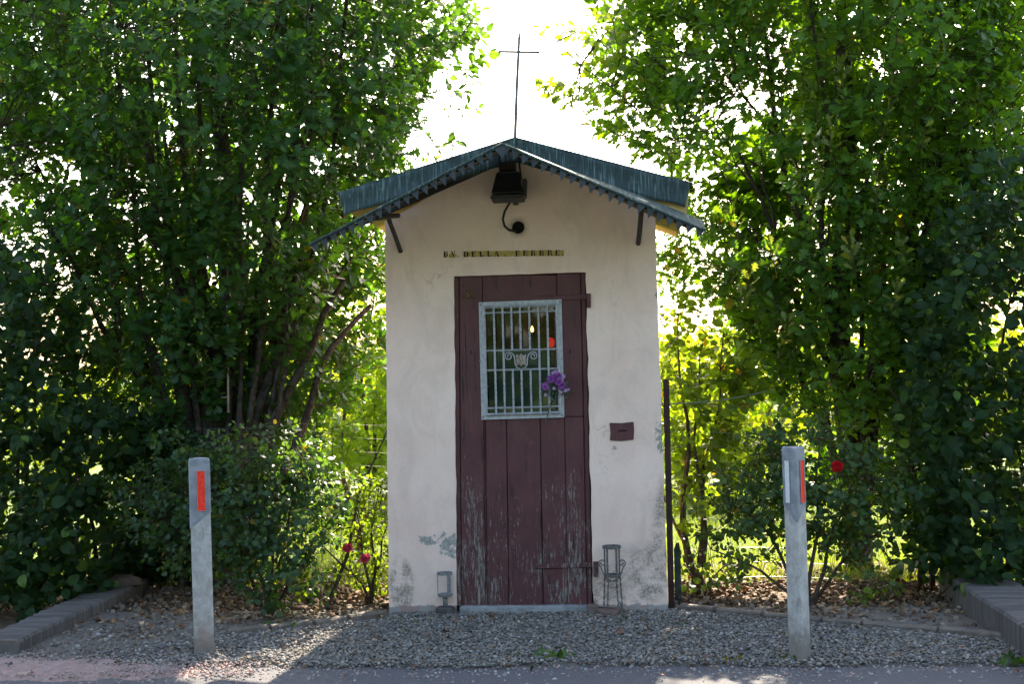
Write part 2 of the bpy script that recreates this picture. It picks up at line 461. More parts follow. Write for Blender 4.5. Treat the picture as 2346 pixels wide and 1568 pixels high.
# ------------------------------------------------------------------ mesh helpers
class MB:
    def __init__(self):
        self.v, self.f = [], []

    def add(self, vs, fs):
        o = len(self.v)
        self.v += [Vector(p) for p in vs]
        self.f += [tuple(i + o for i in f) for f in fs]
        return self

    def prism(self, pts, ext):
        """front polygon (counter clockwise seen from the front) pushed back by ext"""
        pts = [Vector(p) for p in pts]
        ext = Vector(ext)
        n = len(pts)
        vs = pts + [p + ext for p in pts]
        fs = [tuple(range(n)), tuple(reversed(range(n, 2 * n)))]
        for i in range(n):
            j = (i + 1) % n
            fs.append((i, i + n, j + n, j))
        return self.add(vs, fs)

    def box(self, c, s, rz=0.0):
        x, y, z = (k / 2 for k in s)
        m = Matrix.Rotation(rz, 3, 'Z')
        c = Vector(c)
        vs = [c + m @ Vector(p) for p in ((-x, -y, -z), (x, -y, -z), (x, y, -z), (-x, y, -z), (-x, -y, z), (x, -y, z), (x, y, z), (-x, y, z))]
        return self.add(vs, [(0, 3, 2, 1), (4, 5, 6, 7), (0, 1, 5, 4), (1, 2, 6, 5), (2, 3, 7, 6), (3, 0, 4, 7)])

    def tube(self, pts, radii, n=6, cap=True, twist=0.0, up=None):
        pts = [Vector(p) for p in pts]
        if isinstance(radii, (int, float)):
            radii = [radii] * len(pts)
        vs, fs = [], []
        t0 = (pts[1] - pts[0]).normalized()
        a = Vector((0, 0, 1)) if abs(t0.z) < 0.9 else Vector((1, 0, 0))
        u = t0.cross(a).normalized()
        for i, p in enumerate(pts):
            t = (pts[min(i + 1, len(pts) - 1)] - pts[max(i - 1, 0)])
            if t.length < 1e-9:
                t = t0
            t.normalize()
            u = (u - t * u.dot(t)).normalized()
            b = t.cross(u)
            for k in range(n):
                an = 2 * PI * k / n + twist * i
                vs.append(p + (u * math.cos(an) + b * math.sin(an)) * radii[i])
        for i in range(len(pts) - 1):
            for k in range(n):
                k2 = (k + 1) % n
                fs.append((i * n + k, i * n + k2, (i + 1) * n + k2, (i + 1) * n + k))
        if cap:
            fs.append(tuple(reversed(range(n))))
            fs.append(tuple(range((len(pts) - 1) * n, len(pts) * n)))
        return self.add(vs, fs)

    def lathe(self, c, prof, n=20):
        c = Vector(c)
        vs, fs = [], []
        for r, z in prof:
            for k in range(n):
                a = 2 * PI * k / n
                vs.append(c + Vector((r * math.cos(a), r * math.sin(a), z)))
        for i in range(len(prof) - 1):
            for k in range(n):
                k2 = (k + 1) % n
                fs.append((i * n + k, i * n + k2, (i + 1) * n + k2, (i + 1) * n + k))
        fs.append(tuple(reversed(range(n))))
        fs.append(tuple(range((len(prof) - 1) * n, len(prof) * n)))
        return self.add(vs, fs)

    def ring(self, c, r, rt, n=24, h=None, wdt=None):
        """flat band ring (height h, thickness wdt) or torus"""
        c = Vector(c)
        vs, fs = [], []
        h = h or rt * 2
        wdt = wdt or rt * 2
        sec = [(r - wdt / 2, -h / 2), (r + wdt / 2, -h / 2), (r + wdt / 2, h / 2), (r - wdt / 2, h / 2)]
        for k in range(n):
            a = 2 * PI * k / n
            for q, z in sec:
                vs.append(c + Vector((q * math.cos(a), q * math.sin(a), z)))
        for k in range(n):
            k2 = (k + 1) % n
            for q in range(4):
                q2 = (q + 1) % 4
                fs.append((k * 4 + q, k2 * 4 + q, k2 * 4 + q2, k * 4 + q2))
        return self.add(vs, fs)

    def build(self, name, mat, parent=None, smooth=False, bevel=0.0, kind=None):
        me = bpy.data.meshes.new(name)
        vs = self.v
        lo = Vector((min(p.x for p in vs), min(p.y for p in vs), min(p.z for p in vs)))
        hi = Vector((max(p.x for p in vs), max(p.y for p in vs), max(p.z for p in vs)))
        base = Vector(((lo.x + hi.x) / 2, (lo.y + hi.y) / 2, lo.z))
        me.from_pydata([p - base for p in vs], [], self.f)
        me.update()
        if smooth:
            me.polygons.foreach_set('use_smooth', [True] * len(me.polygons))
        me.materials.append(M[mat])
        return place(name, me, base, parent, bevel, kind)


WORLDLOC = {}


def place(name, me, base, parent=None, bevel=0.0, kind=None):
    o = bpy.data.objects.new(name, me)
    COL.objects.link(o)
    o.location = Vector(base) - (WORLDLOC[parent.name] if parent else Vector((0, 0, 0)))
    WORLDLOC[o.name] = Vector(base)
    if parent:
        o.parent = parent
    if bevel:
        b = o.modifiers.new('bevel', 'BEVEL')
        b.width = bevel
        b.segments = 1
        b.limit_method = 'ANGLE'
    if kind:
        o['kind'] = kind
    return o


def tag(o, label, cat, group=None):
    o['label'] = label
    o['category'] = cat
    if group:
        o['group'] = group
    return o


def thing(name, label, cat, loc, group=None):
    o = bpy.data.objects.new(name, None)
    o.empty_display_size = 0.1
    COL.objects.link(o)
    o.location = loc
    WORLDLOC[o.name] = Vector(loc)
    return tag(o, label, cat, group)


def fastmesh(name, V, T, mat, colors=None, smooth=False):
    me = bpy.data.meshes.new(name)
    V = np.ascontiguousarray(V, dtype=np.float32)
    T = np.ascontiguousarray(T, dtype=np.int32)
    me.vertices.add(len(V))
    me.vertices.foreach_set('co', V.ravel())
    me.loops.add(T.size)
    me.loops.foreach_set('vertex_index', T.ravel())
    me.polygons.add(len(T))
    me.polygons.foreach_set('loop_start', np.arange(0, T.size, 3, dtype=np.int32))
    me.polygons.foreach_set('loop_total', np.full(len(T), 3, dtype=np.int32))
    if smooth:
        me.polygons.foreach_set('use_smooth', np.ones(len(T), dtype=bool))
    if colors is not None:
        a = me.attributes.new('Col', 'FLOAT_COLOR', 'POINT')
        c = np.ones((len(V), 4), dtype=np.float32)
        c[:, :3] = colors
        a.data.foreach_set('color', c.ravel())
    me.update(calc_edges=True)
    me.materials.append(M[mat])
    return me


def norm(a):
    return a / np.maximum(np.linalg.norm(a, axis=-1, keepdims=True), 1e-9)


def instances(tv, tt, P, D, N, sc):
    """template verts (x side, y along D, z along N) placed at P"""
    D = norm(D)
    N = norm(N - D * np.sum(N * D, 1, keepdims=True))
    X = np.cross(D, N)
    sc = np.asarray(sc)
    if sc.ndim == 1:
        sc = np.repeat(sc[:, None], 3, 1)
    V = (P[:, None, :] + X[:, None, :] * (tv[None, :, 0:1] * sc[:, None, 0:1])
         + D[:, None, :] * (tv[None, :, 1:2] * sc[:, None, 1:2])
         + N[:, None, :] * (tv[None, :, 2:3] * sc[:, None, 2:3]))
    T = tt[None, :, :] + (np.arange(len(P)) * len(tv))[:, None, None]
    return V.reshape(-1, 3), T.reshape(-1, 3)


def sticks(P0, P1, r0, r1):
    """three sided tapering twigs"""
    d = norm(P1 - P0)
    a = np.where(np.abs(d[:, 2:3]) < 0.9, np.array([[0, 0, 1.0]]), np.array([[1.0, 0, 0]]))
    u = norm(np.cross(d, a))
    b = np.cross(d, u)
    V = []
    for k in range(3):
        an = 2 * PI * k / 3
        V.append(P0 + (u * math.cos(an) + b * math.sin(an)) * r0)
    for k in range(3):
        an = 2 * PI * k / 3
        V.append(P1 + (u * math.cos(an) + b * math.sin(an)) * r1)
    V = np.stack(V, 1)
    t = np.array([(0, 1, 4), (0, 4, 3), (1, 2, 5), (1, 5, 4), (2, 0, 3), (2, 3, 5)])
    T = t[None] + (np.arange(len(P0)) * 6)[:, None, None]
    return V.reshape(-1, 3), T.reshape(-1, 3)


def leaf_template(half, fold=0.18, curl=0.12, wave=0.0):
    """half: outline from stalk to tip as (x, y); midrib vertices share the y of every second outline point"""
    ys = [p[1] for p in half]
    mids = [0.0] + [ys[i] for i in range(1, len(half) - 1, 2)] + [1.0]
    tv = [(0, y, -curl * y * y) for y in mids]
    nm = len(mids)
    tris = []
    for sgn in (1, -1):
        idx = []
        for j, (x, y) in enumerate(half[:-1]):
            if x == 0:
                idx.append(0)
                continue
            idx.append(len(tv))
            tv.append((sgn * x, y, fold * x - curl * y * y + wave * math.sin(j * 2.1)))
        idx.append(nm - 1)
        m = 0
        for j in range(len(idx) - 1):
            ym = half[j + 1][1]
            while m < nm - 2 and mids[m + 1] <= ym - 1e-6 and abs(mids[m + 1] - half[j][1]) < abs(mids[m] - half[j][1]):
                t = (m, m + 1, idx[j]) if sgn > 0 else (m + 1, m, idx[j])
                if len(set(t)) == 3:
                    tris.append(t)
                m += 1
            t = (m, idx[j + 1], idx[j]) if sgn > 0 else (m, idx[j], idx[j + 1])
            if len(set(t)) == 3:
                tris.append(t)
        while m < nm - 1:
            t = (m, m + 1, idx[-2]) if sgn > 0 else (m + 1, m, idx[-2])
            if len(set(t)) == 3:
                tris.append(t)
            m += 1
    return np.array(tv), np.array(tris)


OAK = leaf_template([(0, 0), (0.05, 0.08), (0.20, 0.20), (0.07, 0.28), (0.36, 0.43), (0.12, 0.52), (0.45, 0.69), (0.16, 0.77), (0.29, 0.91), (0.10, 0.93), (0, 1)], 0.22, 0.16)
OVATE = leaf_template([(0, 0), (0.22, 0.14), (0.33, 0.34), (0.31, 0.56), (0.18, 0.80), (0, 1)], 0.2, 0.2)
ROUND = leaf_template([(0, 0), (0.28, 0.12), (0.40, 0.38), (0.38, 0.62), (0.22, 0.86), (0, 1)], 0.2, 0.14)
DIAMOND = (np.array([(0, 0, 0), (0.3, 0.45, 0.06), (0, 1, -0.1), (-0.3, 0.45, 0.06)]), np.array([(0, 1, 2), (0, 2, 3)]))


def cluster_leaves(C, A, k, length, size, droop=0.25, spread=(0.7, 1.35), upbias=0.9, out=None, jitter=0.5):
    """k leaves round each twig (centre C, axis A)"""
    n = len(C)
    A = norm(A)
    ref = np.where(np.abs(A[:, 2:3]) < 0.9, np.array([[0, 0, 1.0]]), np.array([[1.0, 0, 0]]))
    U = norm(np.cross(A, ref))
    B = np.cross(A, U)
    Ps, Ds, Ns, Ss, ids = [], [], [], [], []
    ph0 = rng.uniform(0, 2 * PI, n)
    cs = rng.uniform(0.55, 1.15, n)
    for j in range(k):
        t = (j + rng.uniform(0, 1, n)) / k
        ph = ph0 + j * 2.4 + rng.normal(0, 0.3, n)
        th = spread[1] + (spread[0] - spread[1]) * t + rng.normal(0, 0.2, n)
        rad = U * np.cos(ph)[:, None] + B * np.sin(ph)[:, None]
        D = A * np.cos(th)[:, None] + rad * np.sin(th)[:, None]
        D[:, 2] -= droop * rng.uniform(0.3, 1.2, n)
        Nn = np.tile(np.array([[0, 0, upbias]]), (n, 1)) + rng.normal(0, jitter, (n, 3))
        if out is not None:
            Nn += out * 0.6
        P = C + A * (t * length)[:, None] + rad * 0.012
        Ps.append(P)
        Ds.append(norm(D))
        Ns.append(Nn)
        Ss.append(cs * rng.uniform(size[0], size[1], n) * (0.75 + 0.25 * np.sin(t * PI)))
        ids.append(np.arange(n))
    return np.concatenate(Ps), np.concatenate(Ds), np.concatenate(Ns), np.concatenate(Ss), np.concatenate(ids)


def leaf_colors(n, ids, nc, a, b, yellow=None, yf=0.0, var=0.22):
    a, b = np.array(a), np.array(b)
    tc = rng.uniform(0, 1, nc)[ids]
    t = np.clip(0.6 * tc + 0.4 * rng.uniform(0, 1, n), 0, 1)[:, None]
    c = a * (1 - t) + b * t
    c = c * rng.uniform(1 - var, 1 + var, (n, 1))
    if yellow is not None:
        m = rng.uniform(0, 1, n) < yf
        c[m] = np.array(yellow) * rng.uniform(0.7, 1.2, (m.sum(), 1))
    return c


def foliage(parent, P, D, N, sc, C, tmpl, mat, singles=0, cell=26, name='crown', leafname='leaf'):
    """crown mesh, plus the leaves that show largest as parts of their own"""
    keep = np.ones(len(P), bool)
    if singles:
        x, y, d = project(P)
        m = np.where((x > 15) & (x < 2331) & (y > 15) & (y < 1553))[0]
        order = m[np.argsort(d[m])]
        seen, pick = set(), []
        for i in order:
            key = (int(x[i] // cell), int(y[i] // cell))
            if key in seen:
                continue
            seen.add(key)
            pick.append(i)
        random.Random(3).shuffle(pick)
        pick = pick[:singles]
        metas = []
        tv, tt = tmpl
        for q in range(6):
            cc = C[pick[q % len(pick)]] if pick else (0.05, 0.1, 0.03)
            me = fastmesh(leafname, tv, tt, mat, np.tile(cc, (len(tv), 1)))
            metas.append(me)
        base = WORLDLOC[parent.name]
        for i in pick:
            keep[i] = False
            d_ = Vector(D[i]).normalized()
            n_ = Vector(N[i])
            n_ = (n_ - d_ * n_.dot(d_)).normalized()
            x_ = d_.cross(n_)
            s_ = float(sc[i]) if np.ndim(sc[i]) == 0 else float(sc[i][0])
            mt = Matrix((x_, d_, n_)).transposed().to_4x4()
            q = int(np.argmin([np.sum((C[pick[k % len(pick)]] - C[i]) ** 2) for k in range(6)]))
            o = bpy.data.objects.new(leafname, metas[q])
            COL.objects.link(o)
            o.matrix_world = Matrix.Translation(Vector(P[i]) - base) @ mt @ Matrix.Diagonal((s_, s_, s_, 1))
            o.parent = parent
    base = np.array(WORLDLOC[parent.name]) if parent else np.zeros(3)
    tv, tt = tmpl
    V, T = instances(tv, tt, P[keep], D[keep], N[keep], sc[keep])
    cols = np.repeat(C[keep], len(tv), 0)
    me = fastmesh(name, V - base, T, mat, cols)
    return place(name, me, base, parent, 0, 'stuff')


def wood(parent, paths, name='trunk', mat='bark', extra=None):
    mb = MB()
    for pts, rad, n in paths:
        mb.tube(pts, rad, n, cap=False)
    o = mb.build(name, mat, parent, smooth=True)
    return o


def twigs(parent, P0, P1, r0, r1, name='twigs', mat='twig'):
    base = np.array(WORLDLOC[parent.name])
    V, T = sticks(P0, P1, r0, r1)
    me = fastmesh(name, V - base, T, mat)
    return place(name, me, base, parent, 0, 'stuff')


def limb(a, b, bend, r0, r1, n=8, sides=7, wob=0.05):
    a, b, bend = Vector(a), Vector(b), Vector(bend)
    pts, rad = [], []
    sx, sy = random.uniform(0, 9), random.uniform(0, 9)
    L = (b - a).length
    for i in range(n + 1):
        t = i / n
        p = a * (1 - t) ** 2 + bend * 2 * t * (1 - t) + b * t * t
        f = math.sin(PI * min(t * 1.2, 1)) * wob * L
        p = p + Vector((math.sin(sx + t * 7) * f, math.sin(sy + t * 6) * f, 0))
        pts.append(p)
        rad.append(r0 + (r1 - r0) * t ** 0.8)
    return pts, rad, sides


def hole_noise(P, s, seed):
    a = np.sin(P[:, 0] * s + seed) * np.sin(P[:, 2] * s * 0.9 + 1.7 * seed) + np.sin(P[:, 1] * s * 1.1 + 2.3 * seed) * np.sin((P[:, 0] + P[:, 2]) * s * 0.6 + seed)
    return a


# ================================================================== THE SETTING
def sheet(name, pts, mat, z, sub=0, amp=0.0, sc=3.0):
    mb = MB()
    if not sub:
        mb.add([(x, y, z) for x, y in pts], [tuple(range(len(pts)))])
    else:
        x0, y0, x1, y1 = pts
        nx, ny = int((x1 - x0) / sub), int((y1 - y0) / sub)
        vs, fs = [], []
        for j in range(ny + 1):
            for i in range(nx + 1):
                x, y = x0 + (x1 - x0) * i / nx, y0 + (y1 - y0) * j / ny
                e = min(i, nx - i, j, ny - j, 4) / 4
                dz = -0.03 * max(0, (-1.36 - y) / 0.14) if name == 'gravel_strip' else 0
                vs.append((x, y, dz + z + amp * e * (noise.noise((x * sc, y * sc, 1.3)) + 0.5 * noise.noise((x * sc * 3, y * sc * 3, 5)))))
        for j in range(ny):
            for i in range(nx):
                k = j * (nx + 1) + i
                fs.append((k, k + 1, k + nx + 2, k + nx + 1))
        mb.add(vs, fs)
    o = mb.build(name, mat, None, smooth=bool(sub))
    o['kind'] = 'structure'
    return o


sheet('ground', [(-300, -300), (300, -300), (300, 300), (-300, 300)], 'lawn', -0.09)
sheet('road', [(-60, -9.6), (60, -9.6), (60, -1.62), (-60, -1.28)], 'asphalt', -0.012)
sheet('gravel_strip', (-2.95, -1.50, 2.75, 0.12), 'gravel_bed', -0.004, 0.05, 0.012)
sheet('soil_bed', (-4.6, -0.75, 4.4, 2.15), 'soil', -0.035, 0.06, 0.05, 2.2)


# ================================================================== THE CHAPEL
chapel = thing('wayside_chapel', 'small pale plaster wayside chapel with dark red door and metal gable roof', 'chapel', (-0.05, 0.45, 0))

DEPTH = 0.95


def jag(a, b, n, amp, seed):
    """points from a to b with small sideways noise in the wall plane"""
    a, b = Vector(a), Vector(b)
    d = (b - a).normalized()
    s = Vector((d.z, 0, -d.x))
    out = []
    for i in range(n):
        t = i / n
        p = a.lerp(b, t)
        if 0 < i:
            p = p + s * amp * (noise.noise((p.x * 9 + seed, 0, p.z * 9)) + 0.6 * noise.noise((p.x * 30, seed, p.z * 30)))
        out.append(p)
    return out


BL, BR = Vector((-0.925, 0, -0.05)), Vector((0.843, 0, -0.05))
TL, TR = Vector((-0.897, 0, 2.50)), Vector((0.822, 0, 2.47))
AP = Vector((-0.05, 0, 2.93))
D_TL, D_TR = W(1040, 633), W(1342, 624)
D_BL, D_BR = W(1045.5, 1391), W(1358, 1389)
thr_z = D_BL.z
outline = (jag(BL, (D_BL.x, 0, -0.05), 3, 0, 1) + jag((D_BL.x, 0, -0.05), D_TL, 40, 0.006, 2) + jag(D_TL, D_TR, 16, 0.004, 3)
           + jag(D_TR, (D_BR.x + 0.004, 0, -0.05), 40, 0.009, 4) + jag((D_BR.x + 0.004, 0, -0.05), BR, 3, 0, 1)
           + jag(BR, TR, 40, 0.005, 5) + jag(TR, AP, 4, 0, 6) + jag(AP, TL, 4, 0, 7) + jag(TL, BL, 40, 0.004, 8))
hc = W(1187, 521)
hole = [hc + Vector((math.cos(-a) * 0.040, 0, math.sin(-a) * 0.041)) for a in [2 * PI * i / 18 for i in range(18)]]


def holed_prism(loops, ext):
    pts = [p for lp in loops for p in lp]
    tri = geometry.tessellate_polygon([[Vector((p.x, p.z, 0)) for p in lp] for lp in loops])
    n = len(pts)
    ext = Vector(ext)
    fs = []
    for t in tri:
        a, b, c = (pts[i] for i in t)
        cr = (b - a).cross(c - a)
        t = tuple(t) if cr.y < 0 else tuple(reversed(t))
        fs.append(t)
        fs.append(tuple(i + n for i in reversed(t)))
    o = 0
    for lp in loops:
        m = len(lp)
        for i in range(m):
            j = (i + 1) % m
            fs.append((o + i, o + i + n, o + j + n, o + j))
        o += m
    return [p for p in pts] + [p + ext for p in pts], fs


mb = MB()
mb.add(*holed_prism([outline, hole], (0, 0.2, 0)))
mb.build('front_wall', 'plaster', chapel)
for sx, xb, xt in ((-1, BL.x, TL.x), (1, BR.x, TR.x)):
    t_ = -sx * 0.18
    MB().prism([(xb, 0.201, -0.05), (xb + t_, 0.201, -0.05), (xt + t_, 0.201, 2.46), (xt, 0.201, 2.46)][::(-1 if sx > 0 else 1)], (0, DEPTH - 0.2, 0)).build('side_wall', 'plaster', chapel)
MB().prism([(BL.x + 0.18, DEPTH - 0.2, -0.05), (BR.x - 0.18, DEPTH - 0.2, -0.05), (TR.x - 0.18, DEPTH - 0.2, 2.46), (AP.x, DEPTH - 0.2, 2.86), (TL.x + 0.18, DEPTH - 0.2, 2.46)], (0, 0.18, 0)).build('back_wall', 'plaster', chapel)
MB().box((-0.04, 0.475, 0.0), (1.40, 0.53, 0.06)).build('floor_slab', 'cement', chapel)
# sooty cable hole: a recessed dark disc stands for the shade inside
o = MB().prism([hc + Vector((math.cos(a) * 0.0395, 0.03, math.sin(a) * 0.0405)) for a in [2 * PI * i / 18 for i in range(18)]], (0, 0.02, 0)).build('cable_hole', 'hole_dark', chapel)
# threshold
MB().prism([W(1052, 1411, -0.035), W(1352, 1404, -0.035), W(1352, 1389.5, -0.035), W(1052, 1392, -0.035)], (0, 0.22, 0)).build('threshold', 'cement', chapel, bevel=0.006)

# ---- roof
roof = MB()
FY = -0.07
r_ap = W(1180, 315, FY)
r_l, r_lb = W(775, 443, FY), W(790, 494, FY)
r_r, r_rb = W(1582, 420, FY), W(1569, 476, FY)
apb = r_ap + Vector((0, 0, -0.155))
back = Vector((0, 1.42, 0))
roof.prism([r_lb + Vector((0.006, 0.006, 0.03)), apb + Vector((0, 0.006, 0.03)), r_ap + Vector((0, 0.006, -0.012)), r_l + Vector((0.004, 0.006, -0.012))], back)
roof.prism([apb + Vector((0, 0.006, 0.03)), r_rb + Vector((-0.006, 0.006, -0.055)), r_rb + Vector((0.012, 0.006, -0.035)), r_r + Vector((-0.004, 0.006, -0.012)), r_ap + Vector((0, 0.006, -0.012))], back)
roof_o = roof.build('roof', 'ochre', chapel)


def fascia(a_top, e_top, e_bot, a_bot, seed):
    """patinated sheet with a wavy lower edge, curling outwards at the bottom"""
    n, m = 36, 6
    vs, fs = [], []
    for i in range(n + 1):
        t = i / n
        for j in range(m + 1):
            s = j / m
            p = a_top.lerp(e_top, t).lerp(a_bot.lerp(e_bot, t), s)
            y = FY - 0.004 - 0.055 * max(0, s - 0.45) ** 1.6 * min(1, t * 3) + 0.006 * noise.noise((p.x * 5 + seed, s * 2, 0))
            z = p.z + (0.010 * noise.noise((p.x * 7, seed, 3)) if j == m else 0) + 0.006 * noise.noise((p.x * 4, seed, 8))
            vs.append((p.x, y, z))
    for i in range(n):
        for j in range(m):
            k = i * (m + 1) + j
            f = (k, k + m + 1, k + m + 2, k + 1)
            fs.append(f if e_top.x < a_top.x else f[::-1])
    b = MB()
    b.add(vs, fs)
    o = b.build('fascia_sheet', 'patina', roof_o, smooth=True)
    sol = o.modifiers.new('solid', 'SOLIDIFY')
    sol.thickness = 0.004
    sol.offset = -1
    return o


fascia(r_ap, r_l, r_lb, apb, 1.0)
fascia(r_ap, r_r, r_rb, apb, 6.0)
for e in (r_l, r_r):
    a, b = r_ap + Vector((0, -0.004, 0.004)), e + Vector((0.01 if e.x > 0 else -0.01, -0.004, 0.004))
    c = [a, b, b + Vector((0, 0, -0.014)), a + Vector((0, 0, -0.014))]
    MB().prism(c if e.x < 0 else c[::-1], back + Vector((0, 0.02, 0))).build('roof_sheet', 'patina', roof_o)

# ---- canopy over the door: thin metal sheet on brackets, hung with saw teeth
CY = -0.88
c_ap = W(1150, 331, CY)
c_l = W(709, 563, CY)
c_r = W(1616, 530, CY)
k_ap = W(1166, 333, FY - 0.035)
k_l = W(722, 553, FY - 0.05)
k_r = W(1612, 505, FY - 0.05)
canopy = MB()


def slab(a, b, c, d, th, flip):
    q = [a, b, c, d]
    lo = [p + Vector((0, 0, -th)) for p in q]
    f = [(0, 1, 2, 3), (7, 6, 5, 4), (0, 4, 5, 1), (1, 5, 6, 2), (2, 6, 7, 3), (3, 7, 4, 0)]
    if flip:
        f = [t[::-1] for t in f]
    canopy.add(q + lo, f)


def curve_slab(f0, f1, b0, b1, flip, seed):
    n = 14
    for i in range(n):
        t0, t1 = i / n, (i + 1) / n

        def wv(t):
            return Vector((0, 0, 0.010 * math.sin(t * 9 + seed) * t * (1 - t) * 2))
        slab(f0.lerp(f1, t0), f0.lerp(f1, t1), b0.lerp(b1, t1) + wv(t1), b0.lerp(b1, t0) + wv(t0), 0.008, flip)


curve_slab(c_ap, c_l, k_ap, k_l, True, 0)
curve_slab(c_ap, c_r, k_ap, k_r, False, 2)
canopy_o = canopy.build('canopy', 'patina', chapel)
# folded drip edge and boarded lining
for e, sgn, ke in ((c_l, -1, k_l), (c_r, 1, k_r)):
    mb = MB()
    n = 18
    pts = []
    for i in range(n + 1):
        t = i / n
        p = c_ap.lerp(e, t)
        pts.append(p + Vector((0, -0.004, 0.004 + 0.004 * noise.noise((t * 9, sgn, 0)))))
    mb.tube(pts, 0.0075, 6)
    mb.build('drip_edge', 'patina', canopy_o, smooth=True)
    q = [c_ap.lerp(e, 0.02), c_ap.lerp(e, 0.93), k_ap.lerp(ke, 0.93), k_ap.lerp(ke, 0.02)]
    q = [p + Vector((0, 0.02 if i < 2 else -0.01, -0.016)) for i, p in enumerate(q)]
    b = MB()
    lo = [p + Vector((0, 0, -0.012)) for p in q]
    b.add(q + lo, [(3, 2, 1, 0), (4, 5, 6, 7), (0, 1, 5, 4), (1, 2, 6, 5), (2, 3, 7, 6), (3, 0, 4, 7)])
    b.build('lining_boards', 'lining', canopy_o)
    # rafter against the wall
    a0 = Vector((AP.x, -0.035, AP.z - 0.055))
    e0 = W(905, 483, -0.035) if sgn < 0 else W(1470, 472, -0.035)
    dd = (e0 - a0)
    e1 = a0 + dd * (1.30 if sgn < 0 else 1.16)
    hgt = Vector((0, 0, 0.055 if sgn < 0 else 0.030))
    p4 = [a0, e1, e1 + hgt, a0 + hgt]
    MB().prism(p4 if sgn > 0 else p4[::-1], (0, 0.033, 0)).build('rafter', 'rafter', canopy_o)
# teeth
for e, sgn, cnt in ((c_l, -1, 21), (c_r, 1, 21)):
    d = (e - c_ap)
    for i in range(cnt):
        t0, t1 = (i + 0.02) / cnt, (i + 0.98) / cnt
        a, b = c_ap + d * t0, c_ap + d * t1
        tip = a.lerp(b, 0.06 + 0.05 * random.random()) + Vector((0, random.uniform(-0.006, 0.006), -0.060 - 0.008 * random.random()))
        a, b = a + Vector((0, 0, 0.003)), b + Vector((0, 0, 0.003))
        pts = [a, tip, b] if sgn > 0 else [b, tip, a]
        MB().prism(pts, (0, 0.003, 0)).build('tooth', 'slate_metal', canopy_o)
tp = c_ap + Vector((0, -0.003, 0.0))
MB().prism([tp + Vector((-0.05, 0, -0.018)), tp + Vector((0.0, 0, -0.078)), tp + Vector((0.05, 0, -0.018)), tp + Vector((0, 0, 0.004))], (0, 0.0025, 0)).build('tooth', 'slate_metal', canopy_o)
# brackets
MB().tube([W(918, 577, -0.005), W(900, 527, -0.12), W(894, 512, -0.17), W(889, 494, -0.20)], 0.016, 6).build('bracket', 'strut', chapel, smooth=True)
MB().tube([W(912, 494, -0.02), W(880, 497, -0.30), W(866, 500, -0.42)], 0.017, 6).build('bracket', 'strut', chapel, smooth=True)
MB().tube([W(1462, 559, -0.005), W(1465, 535, -0.10), W(1468, 500, -0.22), W(1470, 480, -0.25)], 0.016, 6).build('bracket', 'strut', chapel, smooth=True)

# ---- cross
crx = MB()
cy = 0.10
crx.tube([W(1180, 318, cy), W(1184, 200, cy), W(1189.5, 85, cy)], [0.012, 0.011, 0.010], 6)
crx.tube([W(1189.5, 86, cy), W(1190, 70, cy)], [0.010, 0.004], 6)
cross_o = crx.build('cross', 'iron', chapel)
MB().tube([W(1142, 118, cy), W(1146, 118, cy), W(1232, 119.5, cy), W(1236, 119.5, cy)], [0.011, 0.008, 0.008, 0.011], 6).build('cross_arm', 'iron', cross_o)

# ---- door
door = MB()


def Lx(xb, py):
    """x at height py of a door line that meets the sill at xb"""
    k = 0.0075 + (xb - 1046) / 312 * 0.0135
    return xb + (py - 1390) * k


DY = 0.016


def board(x0, x1, y0, y1, dy=0.0, name='plank', th=0.035):
    d = DY + dy
    pts = [W(Lx(x0, y1), y1, d), W(Lx(x1, y1), y1, d), W(Lx(x1, y0), y0, d), W(Lx(x0, y0), y0, d)]
    return MB().prism(pts, (0, th, 0)).build(name, 'paint', door_o, bevel=0.004)


dt = lambda x: 634 - (x - 1046) / 311 * 9 + 1.0
backing = MB().prism([W(Lx(1047, 1389), 1389, 0.056), W(Lx(1357, 1388), 1388, 0.056), W(Lx(1357, 955), 955, 0.056), W(Lx(1047, 955), 955, 0.056)], (0, 0.02, 0))
door_o = backing.build('door', 'rafter', chapel)
board(1046.2, 1057.2, dt(1050), 1390, 0.006, 'jamb')
board(1058.2, 1112, dt(1080), 1390)
board(1112.8, 1116.5, 960, 1390, 0.006)
board(1117.3, 1165.3, 956, 1389.5, 0.001)
board(1166.6, 1243.3, 956, 1389.5, -0.001)
board(1244.8, 1301, 956, 1388.5, 0.002)
board(1301.8, 1345, 956, 1388.5, 0.0)
board(1346, 1357, dt(1350), 1388.5, 0.005, 'jamb')
board(1289.5, 1345, dt(1315), 955.3, 0.001)
board(1113, 1288.5, dt(1200), 701, 0.002)
board(1113, 1121, 701.5, 955.5, 0.004)
board(1281, 1288.5, 701.5, 955.5, 0.004)
# dark infill that shows between the boards, up the stiles
for x0, x1 in ((1047, 1113), (1290, 1357)):
    MB().prism([W(Lx(x0, 954.5), 954.5, 0.056), W(Lx(x1, 954.5), 954.5, 0.056), W(Lx(x1, 640), 640, 0.056), W(Lx(x0, 640), 640, 0.056)], (0, 0.02, 0)).build('stile_back', 'rafter', door_o)
